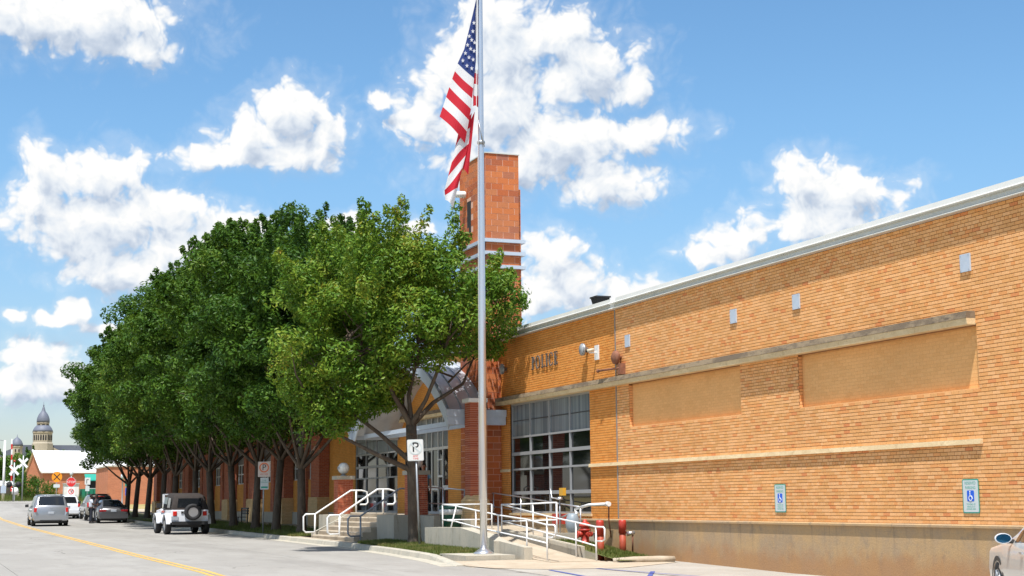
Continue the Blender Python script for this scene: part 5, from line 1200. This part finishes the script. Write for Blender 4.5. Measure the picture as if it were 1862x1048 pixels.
def tree_data(seed, H, RX, RY, zc, RZ, fork, ncl, n_per, lsize, mat, trunk_r=.2, rc=(.45, .85), limbs=None, off=(0, 0), extra=None, sprigs=24, zmin=None):
    r = np.random.default_rng(seed)
    C = []; cen = np.array([off[0], off[1], zc])
    while len(C) < ncl:
        d = r.normal(size=3); d /= np.linalg.norm(d); f = r.uniform(.35, 1)**.5
        lob = 1+.17*math.sin(3*math.atan2(d[1], d[0])+seed)+.10*math.sin(5*math.atan2(d[1], d[0])+2*seed+3*d[2])
        p = cen+d*np.array([RX, RY, RZ])*f*lob
        if d[2] < -.8 and r.uniform() < .6: continue
        if zmin and p[2] < zmin(p[0]): continue
        if min((np.linalg.norm(p-q) for q in C), default=9) < .42: continue
        C.append(p)
    C = np.array(C); R_ = r.uniform(rc[0], rc[1], (len(C), 1))*np.array([[1.05, 1.05, .8]])
    sp = []; sr = []
    for _ in range(sprigs):
        a = r.uniform(0, 2*PI); e = r.uniform(.1, 1.35); d = np.array([math.cos(a)*math.cos(e), math.sin(a)*math.cos(e), math.sin(e)])
        p0 = cen+d*np.array([RX, RY, RZ])
        if zmin and p0[2] < zmin(p0[0])+.3: continue
        jj = r.normal(size=3)*.1
        for k in range(4): sp.append(p0+d*(.02+.20*k)+np.array([0, 0, .10*k])+jj*k*.6); sr.append([.30-.055*k]*2+[.34-.05*k])
    if extra:
        for e in extra: sp.append(e[:3]); sr.append([e[3]]*3)
    CC = np.vstack([C, np.array(sp)]) if sp else C; RR = np.vstack([R_, np.array(sr)]) if sp else R_
    dens = np.clip((RR[:, 0]/.7)**2, .12, 1.2); 
    big = dens > .45
    me1 = leaves_mesh('leaves', CC[big], RR[big], n_per, lsize, mat, seed+5)
    if (~big).any():
        me2 = leaves_mesh('leaves2', CC[~big], RR[~big], max(8, int(n_per*.13)), lsize, mat, seed+6)
        n1, n2 = len(me1.vertices), len(me2.vertices); v = np.zeros((n1+n2)*3, np.float32); t = np.zeros(n1*3, np.float32); me1.vertices.foreach_get('co', t); v[:n1*3] = t
        t = np.zeros(n2*3, np.float32); me2.vertices.foreach_get('co', t); v[n1*3:] = t
        me1 = fast_mesh('leaves', v.reshape(-1, 3), np.arange(n1+n2).reshape(-1, 4), mat)
    # wood
    mb = MB(); lean = r.uniform(-.28, .28, 2)
    top = Vector((lean[0], lean[1], fork))
    mb.tube([(0, 0, -.25), (0, 0, .02), (0, 0, .3), (lean[0]*.4, lean[1]*.4, fork*.5), top], [trunk_r*1.9, trunk_r*1.5, trunk_r*1.12, trunk_r, trunk_r*.95], 12)
    trunk = mb.mesh('trunk', M_bark)
    lm = []
    nl = 6; dirs = limbs or [(2*PI*(k+r.uniform(-.25, .25))/nl, r.uniform(.55, 1.15)) for k in range(nl)]+[(r.uniform(0, 6), 1.5)]
    tips = []
    top0 = top
    for de in dirs:
        a, e = de[0], de[1]; top = top0 if len(de) < 3 else Vector((top0.x*de[2]/fork, top0.y*de[2]/fork, de[2]))
        d = Vector((math.cos(a)*math.cos(e), math.sin(a)*math.cos(e), math.sin(e))); Ln = (RX if e < 1.3 else RZ)*r.uniform(.85, 1.1)
        p1 = top+d*Ln*.3+Vector((0, 0, .05)); p2 = top+d*Ln*.65+Vector((0, 0, .35)); p3 = top+d*Ln+Vector((0, 0, 1.0))
        p1 += Vector(r.normal(size=3)*.08); p2 += Vector(r.normal(size=3)*.15)
        mb = MB(); mb.tube([top-d*.1-Vector((0, 0, .25)), top+d*.15, p1, p2, p3], [trunk_r*.6, trunk_r*.5, trunk_r*.38, trunk_r*.25, trunk_r*.08], 8)
        for k in range(7):
            s = r.uniform(.25, .95); b0 = p1.lerp(p3, s); tgt = Vector(C[np.argmin(np.linalg.norm(C-np.array(b0)-r.normal(size=3)*1.3, axis=1))])
            m = b0.lerp(tgt, .5)+Vector(r.normal(size=3)*.12); mb.tube([b0, m, tgt], [trunk_r*.22, trunk_r*.15, trunk_r*.05], 5)
        lm.append(mb.mesh('limb', M_bark))
    return trunk, lm, me1
def place_tree(data, x, y, z, rz, s, label, group='trees lining the street', name='street_tree', sz=None):
    t = thing(name, (x, y, z), label, 'tree', group, rz); t.scale = (s, s, sz or s)
    tk = link('trunk', data[0], t)
    for m in data[1]: link('limb', m, tk)
    link('crown', data[2], t); return t
# nearest tree, lighter and smaller, with a long low limb to the left
near = tree_data(11, 10, 3.55, 2.9, 6.6, 2.9, 3.6, 150, 520, .072, M_leaf_y, .17, (.42, .78),
    limbs=[(PI*.97, .38, 2.25), (PI*.90, .62, 2.5), (.25, .62), (1.5, .8), (2.5, .85), (5.2, .95), (3.6, .9), (1.0, 1.5)], off=(-.55, .5),
    zmin=lambda x: 3.5+max(0, min(1, (x+0.9)/1.5))*2.4,
    extra=[(1.35, 0.3, 9.3, .40), (1.45, 0.3, 9.75, .34), (1.4, 0.3, 10.15, .28), (1.5, 0.3, 10.5, .2), (2.5, 0, 8.4, .42), (2.65, 0, 8.8, .3), (3.1, .1, 6.8, .5), (3.4, .1, 6.5, .35), (-.6, 0, 9.7, .4), (-.6, 0, 10.1, .28), (-3.0, 0, 4.0, .6), (-3.6, .2, 4.6, .6), (-2.5, 0, 3.7, .55), (-3.9, .3, 5.2, .6), (2.6, .2, 6.2, .45), (-3.4, .5, 3.6, .4), (-2.0, .1, 3.9, .55), (-1.4, .4, 4.2, .5), (-.7, .3, 4.5, .5), (-2.9, .6, 4.4, .6), (-1.8, .5, 4.6, .6), (-3.3, .2, 3.3, .4), (-2.4, -.2, 3.4, .35), (-1.0, .1, 4.4, .5), (-1.5, .6, 4.8, .55), (-.5, .2, 4.9, .5), (-1.0, -.4, 4.9, .5), (-.2, .6, 5.3, .45), (-1.9, -.5, 4.4, .5)], sprigs=44)
place_tree(near, 14.1, 43.9, .17, 0, 1.0, 'nearest and smallest street tree with yellow-green leaves behind the leaning sign')
D1 = tree_data(21, 12.5, 4.1, 4.3, 8.0, 4.4, 2.6, 150, 400, .105, M_leaf_d, .17, (.55, .95), sprigs=60, zmin=lambda x: 4.1)
D2 = tree_data(34, 12.5, 4.2, 4.2, 7.9, 4.5, 2.9, 150, 400, .105, M_leaf_d, .16, (.55, .95), sprigs=60, zmin=lambda x: 4.2)
row = [(14.3, 58.9, 'second street tree, its trunk just left of the stair handrails'), (14.35, 63.6, 'street tree whose trunk stands right of the orange-ringed sign'), (14.35, 67.7, 'street tree whose trunk stands left of the orange-ringed sign'),
    (14.4, 73.0, 'street tree with forked limbs right of the off-roader'), (14.3, 78.2, 'street tree directly behind the spare wheel of the off-roader'), (14.4, 83.6, 'street tree rising behind the soft top of the off-roader'),
    (14.3, 89.8, 'street tree just left of the off-roader'), (14.4, 95.2, 'thick dark street tree between sedan and off-roader'), (14.4, 101.5, 'street tree three trunks right of the sedan'), (14.3, 106.5, 'street tree with trunk seen right of the grey sedan'), (14.4, 111.5, 'farthest street tree, its crown ending beside the white roof')]
for i, (x, y, lab) in enumerate(row):
    d = (D1, D2)[i % 2]; s = [.96, .99, 1.02, 1.0, 1.03, .99, 1.02, 1.0, 1.02, 1.0, .98][i]
    place_tree(d, x, y, vz(x, y)-.02, [.4, 2.1, 4.0, 5.3, 1.2, 3.3, .1, 2.7, 4.6, 1.7, 3.9][i], s, lab, sz=s*[1.0, 1.03, 1.03, .99, 1.0, .98, .98, .96, .96, .93, .86][i])
# trees across the street (seen only in the window glass)
for i, (x, y) in enumerate(((-9, 84), (-10, 97), (-9, 112))):
    place_tree((D1, D2)[i % 2], x, y, gz(y)-.1, i*1.3, .95, ['tree across the street mirrored in the window, nearest', 'tree across the street mirrored in the window, middle', 'tree across the street mirrored in the window, farthest'][i], 'trees across the street', 'roadside_tree')
# small far trees and bush
F1 = tree_data(51, 9, 4.5, 4.5, 5.0, 3.6, 1.8, 70, 130, .26, M_leaf_d, .25, (.9, 1.4), sprigs=10)
for i, (x, y, s) in enumerate(((9.2, 236, 1.0), (12.6, 232, 1.12), (16.6, 236, 1.22), (20.5, 240, 1.15), (5.5, 240, 1.0), (26, 250, 1.1))):
    place_tree(F1, x, y, gz(y)-.2, i*1.1, s*.66, ['dark green tree behind the crossing gate', 'dark green tree behind the two crossbucks', 'dark green tree below the small courthouse dome', 'dark green tree beside the brick gable', 'dark green tree at the left picture edge', 'dark green tree behind the white roof'][i], 'trees beyond the railway', 'far_tree')
B1 = tree_data(61, 2, 1.2, 1.2, .9, .8, .3, 26, 110, .10, M_leaf_d, .05, (.35, .55), sprigs=4)
def bush(x, y, s, lab):
    t = thing('bush', (x, y, gz(y)-.16), lab, 'bush', 'bushes by the railway'); t.scale = (s, s, s); link('foliage', B1[2], t); link('stem', B1[0], t)
bush(11.2, 166, 1.35, 'round green bush right of the crossbuck post'); bush(13.9, 172, .9, 'low green bush under the round railway warning sign')

# ================================================================= BACKGROUND
gb = lambda y: gz(y)-.16
# brick hall with white roof, gable to the left
t = thing('brick_hall', (14.25, 185, 2.5), 'red brick hall with a bright white pitched roof and side gable', 'building')
PB('wall', M_redfar, [(14.25, 30, 185, 185.3, 1.8, 5.5)], t)
mb = MB(); mb.prism([(185.3, 1.8), (196, 1.8), (196, 5.5), (190.6, 8.0), (185.3, 5.5)], 14.25, 14.6); mb.build('gable_wall', M_redfar, t)
mb = MB(); mb.face([(14.05, 184.8, 5.42), (30, 184.8, 5.42), (30, 190.6, 8.12), (14.05, 190.6, 8.12)]); mb.face([(14.05, 190.6, 8.12), (30, 190.6, 8.12), (30, 196.4, 5.42), (14.05, 196.4, 5.42)])
mb.box(14.0, 30, 184.7, 184.8, 5.3, 5.46); mb.build('roof', M_white, t)
for x in (14.0,): mb = MB(); mb.tube([(x, 184.8, 5.45), (x, 190.6, 8.15)], .12, 6); mb.build('verge_board', M_white, t)
PB('door', M_black, [(14.18, 14.24, 187, 188.6, 2.2, 4.2)], t)
for y in (185.8, 186.4): PB('pilaster_strip', M_buff_t, [(14.15, 14.24, y, y+.2, 2.2, 4.2)], t)
for x in (19.2, 21.0): w_ = PB('window', M_frame, [(x, x+.9, 184.95, 184.99, 3.9, 4.5)], t); PB('pane', M_glass, [(x+.08, x+.82, 184.93, 184.95, 3.97, 4.43)], w_)
t.rotation_euler = (0, 0, math.radians(6))
# nearer brick block beside the trees
t = thing('brick_annex', (19, 150, 2), 'bright red brick block standing beyond the last street trees', 'building')
PB('wall', M_redfar, [(17.5, 30, 150, 160, 1.2, 5.15)], t); PB('parapet_cap', M_conc, [(17.4, 30, 149.9, 160.1, 5.15, 5.3)], t)
# low car park stuff: green container, white box, teal awning
t = thing('green_container', (17.9, 165, 2.3), 'long green container by the brick hall', 'container')
PB('container_body', M_green, [(16.6, 19.2, 165, 167, 2.0, 3.25)], t); PB('lid', pmat('lid_pale', (.5, .5, .5), .5), [(17.2, 19.1, 165, 167, 3.25, 3.32)], t)
mb = MB(); [mb.box(16.6+k*.4, 16.64+k*.4, 164.96, 165.0, 2.2, 3.2) for k in range(7)]; mb.build('ribs', M_dgreen, t)
t = thing('awning', (18.4, 168, 4), 'teal awning over a counter behind the green container', 'awning')
mb = MB(); mb.prism([(166.8, 4.1), (168.2, 4.75), (168.2, 4.85), (166.8, 4.2)], 17.2, 19.2); mb.build('cloth', M_teal, t)
for x in (17.3, 19.1): mb = MB(); mb.tube([(x, 167, 2), (x, 167, 4.1)], .04, 6); mb.build('post', M_galv, t)
PB('back_panel', M_blackp, [(17.6, 19.2, 168.0, 168.1, 3.3, 4.6)], t)
t = thing('utility_cabinet', (15.7, 165, 2.3), 'large white utility cabinet behind the stop sign', 'cabinet')
PB('cabinet_body', M_white, [(14.85, 16.35, 165, 166.2, 2.2, 3.75)], t); PB('door_gap', M_galv, [(15.59, 15.61, 164.985, 164.999, 2.3, 3.65)], t); PB('roof_cap', M_frame_w, [(14.8, 16.4, 164.9, 166.3, 3.75, 3.83)], t)
# stop sign with prohibition sign below
t = thing('stop_sign', (13.2, 140, 1.4), 'red stop sign with a white no-turn sign below it', 'sign')
mb = MB(); mb.tube([(0, 0.05, -.3), (0, .05, 2.7)], .04, 6); mb.build('post', M_galv, t, world=False)
M_ = plane_M((0, 0, 2.17), RT, UPV); O8 = lambda r: [(r*math.cos(PI/8+k*PI/4), r*math.sin(PI/8+k*PI/4)) for k in range(8)]
plate('panel', O8(.45), M_signpale, t, M_); plate('face', O8(.42), M_signred, t, M_, .004); text_obj('lettering', 'STOP', .30, M_white, t, M_ @ Matrix.Translation((0, 0, .012)), .002)
M_ = plane_M((0.02, 0, 1.35), RT, UPV); plate('lower_panel', rrect(.62, .75, .03), M_white, t, M_); annulus('ring', .18, .25, M_signred, t, M_, .004)
plate('slash', band(.2, .025, -PI/4), M_signred, t, M_, .009); plate('arrow', [(-.03, -.12), (.03, -.12), (.03, .03), (.10, .03), (.10, -.01), (.17, .06), (.10, .13), (.10, .09), (-.03, .09)], M_signblack, t, M_, .006)
t = thing('regulation_sign', (14.6, 140, 1.4), 'narrow white sign on a thin post right of the stop sign', 'sign')
mb = MB(); mb.tube([(0, 0.05, -.3), (0, .05, 2.6)], .03, 6); mb.build('post', M_galv, t, world=False)
M_ = plane_M((0, 0, 2.25), RT, UPV); plate('panel', rrect(.5, .62, .03), M_signpale, t, M_); plate('face', rrect(.42, .54, .03), pmat('sign_white', (.66, .66, .64), .4), t, M_, .004); plate('symbol', [(-.1, -.2), (-.04, -.2), (-.04, .1), (.1, .1), (.1, .16), (-.1, .16)], M_signblack, t, M_, .008)
M_ = plane_M((0, 0, 1.6), RT, UPV); plate('lower_panel', rrect(.36, .45, .03), M_signpale, t, M_)
t = thing('railway_warning_sign', (13.0, 152, 1.75), 'round orange railway warning sign with black cross over a small plate', 'sign')
mb = MB(); mb.tube([(0, 0.05, -.3), (0, .05, 2.9)], .04, 6); mb.build('post', M_galv, t, world=False)
M_ = plane_M((0, 0, 2.5), RT, UPV); plate('panel', circ(.50), M_orange, t, M_); plate('cross', band(.44, .045, PI/4), M_signblack, t, M_, .004); plate('cross', band(.44, .045, -PI/4), M_signblack, t, M_, .008)
M_ = plane_M((0, 0, 1.65), RT, UPV); plate('lower_panel', rrect(.62, .32, .08), M_signpale, t, M_)
# crossing: signals, gate, mast
def crossbuck(x, y, H, lab, lights):
    t = thing('crossbuck_signal', (x, y, gb(y)), lab, 'railway signal', 'railway crossing signals')
    mb = MB(); mb.tube([(0, .06, -.2), (0, .06, H+.4)], .07, 8); mb.build('post', M_galv, t, world=False)
    M_ = plane_M((0, 0, H-.35), RT, UPV)
    for k, a in enumerate((PI/4, -PI/4)): plate('cross_board', band(.62, .115, a), M_white, t, M_, .004+.03*k, .02)
    if lights:
        mb = MB(); mb.tube([(-.55, 0, H-1.75), (.55, 0, H-1.75)], .03, 6); mb.build('light_bar', M_galv, t, world=False)
        for sg in (-1, 1):
            mb = MB(); mb.lathe([(.02, 0), (.29, 0), (.29, .03), (.02, .04)], (sg*.42, -.06, H-1.75), 16, 'y'); mb.build('light_shield', M_black, t, world=False)
            mb = MB(); mb.lathe([(.01, 0), (.1, .0), (.1, -.12), (.01, -.12)][::-1], (sg*.42, -.06, H-1.75), 10, 'y'); mb.build('light', M_blackp, t, world=False)
    return t
crossbuck(10.4, 160, 4.25, 'white crossbuck on the taller grey post', False)
t = crossbuck(9.45, 158, 3.55, 'white crossbuck with black flashing lights beside the raised gate', True)
mb = MB(); mb.sphere((0, .06, 4.1), .12, 8, 6); mb.build('bell', M_redp, t, world=False)
t = thing('crossing_gate', (9.1, 160, gb(160)), 'raised red and white striped crossing gate arm with white mechanism', 'gate')
mb = MB(); mb.tube([(.55, 0, 0), (.55, 0, .9)], .09, 8); mb.lathe([(.02, 0), (.3, .05), (.34, .4), (.22, .7), (.02, .75)], (.62, 0, .75), 10); mb.build('mechanism', M_white, t, world=False)
for k in range(10):
    mb = MB(); z = 1.1+k*.52; mb.box(.18-k*.012, .32-k*.012, -.04, .04, z, z+.515); mb.build('arm_segment', (M_signred, M_white)[k % 2], t, world=False)
mb = MB(); mb.tube([(.6, 0, 1.2), (.25, 0, 1.4)], .06, 6); mb.build('pivot', M_white, t, world=False)
t = thing('signal_mast', (8.65, 161, gb(161)), 'tall white mast at the left picture edge', 'mast')
mb = MB(); mb.tube([(0, 0, 0), (0, 0, 6.15)], [.15, .10], 10); mb.build('mast_pole', M_white, t, world=False)
mb = MB(); mb.tube([(0, 0, 6.1), (-.6, 0, 6.2), (-1.2, 0, 6.45)], .025, 6); mb.build('mast_arm', M_galv, t, world=False); cpart(t, 'box', M_vent, (-.25, .25, -.2, .2, .9, 1.6))
# rail wagons behind
t = thing('rail_wagon', (6, 205, 2.6), 'low dark rail wagon with a white rounded cover behind the crossing', 'rail wagon')
mb = MB(); mb.box(-10, 12.6, 204, 206.5, 2.55, 4.05); mb.build('wagon_body', pmat('wagon_brown', (.06, .045, .04), .8, var=.3), t)
mb = MB(); mb.ring_surf([[(x, 205.25-1.3*math.cos(a), 4.05+(.85*s_)*math.sin(a)) for a in np.linspace(0, PI, 9)] for x, s_ in ((-10, .6), (-9.5, 1), (5.5, 1), (12, .8), (12.6, .4))], True, True, True); mb.build('cover', M_white, t)
# street lamp with acorn globe
for x, y, lab in ((14.9, 158, 'short street lamp with a pale globe behind the stop sign'), (17.0, 135, 'dark street lamp with a pale globe against the brick block')):
    t = thing('street_lamp', (x, y, gb(y)), lab, 'street lamp', 'globe street lamps')
    mb = MB(); mb.lathe([(.14, 0), (.12, .5), (.06, .6), (.05, 2.6), (.09, 2.65)], (0, 0, 0), 10); mb.build('post', M_frame, t, world=False)
    mb = MB(); mb.lathe([(.10, 2.65), (.18, 2.8), (.16, 3.0), (.06, 3.12), (.01, 3.15)], (0, 0, 0), 12); mb.build('globe', M_signpale, t, world=False)
# small sign on a post by the pilasters
t = thing('street_sign', (15.6, 121, gb(121)), 'small green and blue sign on a post between the far trunks', 'sign')
mb = MB(); mb.tube([(0, 0, 0), (0, 0, 2.9)], .03, 6); mb.build('post', M_galv, t, world=False)
M_ = plane_M((0, -.04, 2.55), RT, UPV); plate('panel', rrect(.35, .5, .03), M_teal, t, M_); M_ = plane_M((0, -.04, 1.9), RT, UPV); plate('lower_panel', rrect(.3, .6, .03), M_signblue, t, M_)
# courthouse far away
t = thing('courthouse', (72, 960, 3), 'pale stone courthouse with slate domes and clock tower in the far distance', 'courthouse')
S2 = 2.0
def cw(x, z): return (x*S2, 1.45+(z-1.45)*S2)
def ctx(x): return x*S2
cx_, cy_ = 72.0, 960
def octring(r, z, n=8, c=(cx_, cy_), a0=PI/8): return [(c[0]+r*math.cos(a0+2*PI*k/n), c[1]+r*math.sin(a0+2*PI*k/n), z) for k in range(n)]
ZM = lambda z: float(np.interp(z, [0, 34, 40, 47.2, 48.2, 53, 58, 66, 72.6, 76.5], [0, 32, 39.4, 44.6, 45.5, 48.9, 50.8, 56.6, 60.4, 63.5]))
PB('wall', M_court, [(44, 110, 950, 990, 2, 31)], t)
mb = MB(); mb.prism([(44, 31), (108, 31), (98, 38), (60, 38)], 953, 985, 'y'); mb.prism([(946, 31), (990, 31), (968, 38.5)], 64, 82, 'x'); mb.build('roof', M_slate, t)
mb = MB(); mb.prism([(66, 31.2), (88, 31.2), (77, 37)], 945, 949, 'y'); mb.build('gable', M_court, t)
tr_ = lambda prof, n=8, sm=False, nm='tower', mt=M_court, c=(cx_, 952): None
TC = (72.0, 946.0)
def stack(prof, nm, mt, n=8, c=TC, sm=False, par=t):
    mb = MB(); mb.ring_surf([octring(r, z, n, c) for r, z in prof], True, True, sm); return mb.build(nm, mt, par)
b_ = stack([(6.5, 30), (6.3, 38.6), (5.8, 39.2), (5.8, 44.6), (6.2, 44.9), (6.2, 45.5)], 'tower', M_court)
for k in range(8):
    a = PI/8+2*PI*(k+.5)/8; q = Vector((math.cos(a), math.sin(a), 0)); s_ = Vector((-math.sin(a), math.cos(a), 0))
    for dx in (-1.4, 0, 1.4):
        c_ = Vector((TC[0], TC[1], 0))+q*5.40+s_*dx
        mb = MB(); mb.ring_surf([[c_+q*o_+s_*e+Vector((0, 0, z)) for e, z in ((-.42, 40.4), (.42, 40.4), (.42, 43.2), (0, 43.8), (-.42, 43.2))] for o_ in (-.1, .02)], True, True, False); mb.build('window', M_black, b_)
stack([(5.95, 45.5), (5.6, 46.7), (4.8, 48.2), (3.8, 49.2), (3.5, 49.4)], 'lower_dome', M_slate, 16, sm=True)
ck = stack([(3.75, 46), (3.55, 50.2), (3.9, 50.5), (3.9, 51.0)], 'clock_stage', M_court)
for k in range(8):
    a = PI/8+2*PI*(k+.5)/8; q = Vector((math.cos(a), math.sin(a), 0)); s_ = Vector((-math.sin(a), math.cos(a), 0)); c_ = Vector((TC[0], TC[1], 49.0))+q*3.42
    mb = MB(); mb.ring_surf([[c_+q*o_+s_*(1.0*math.cos(b))+Vector((0, 0, 1.0*math.sin(b))) for b in np.linspace(0, 2*PI, 17)[:-1]] for o_ in (0, .12)], True, True, False); mb.build('clock_face', M_black, ck)
stack([(3.7, 51), (3.75, 52.2), (3.55, 53.6), (3.1, 55), (2.4, 56.3), (1.6, 57.3), (1.15, 58.0), (.85, 59.2), (.5, 60.4), (.25, 60.9), (.5, 61.2), (.2, 61.6), (.07, 63.6)], 'dome', M_slate, 16, sm=True)
TT = (57.6, 946)
tt = stack([(3.4, 28), (3.3, 36.0), (3.6, 36.4), (3.6, 37.0)], 'turret', M_court, c=TT)
for dx in (-1.0, 1.0): PB('window', M_black, [(TT[0]+dx-.35, TT[0]+dx+.35, 942.7, 942.9, 33.6, 35.2)], tt)
stack([(3.5, 37), (3.35, 38.3), (2.7, 40), (1.6, 41.3), (.6, 42.1), (.25, 42.6), (.08, 44)], 'turret_dome', M_slate, 14, TT, True)
for k in range(12): mb = MB(); mb.box(48+k*5, 49.6+k*5, 949.8, 949.95, 25, 28.2); mb.build('window', M_black, t)
# distribute labels for pane-like helpers: nothing else to do
for o in bpy.data.objects:
    if o.type == 'MESH' and o.data and not o.data.materials: pass
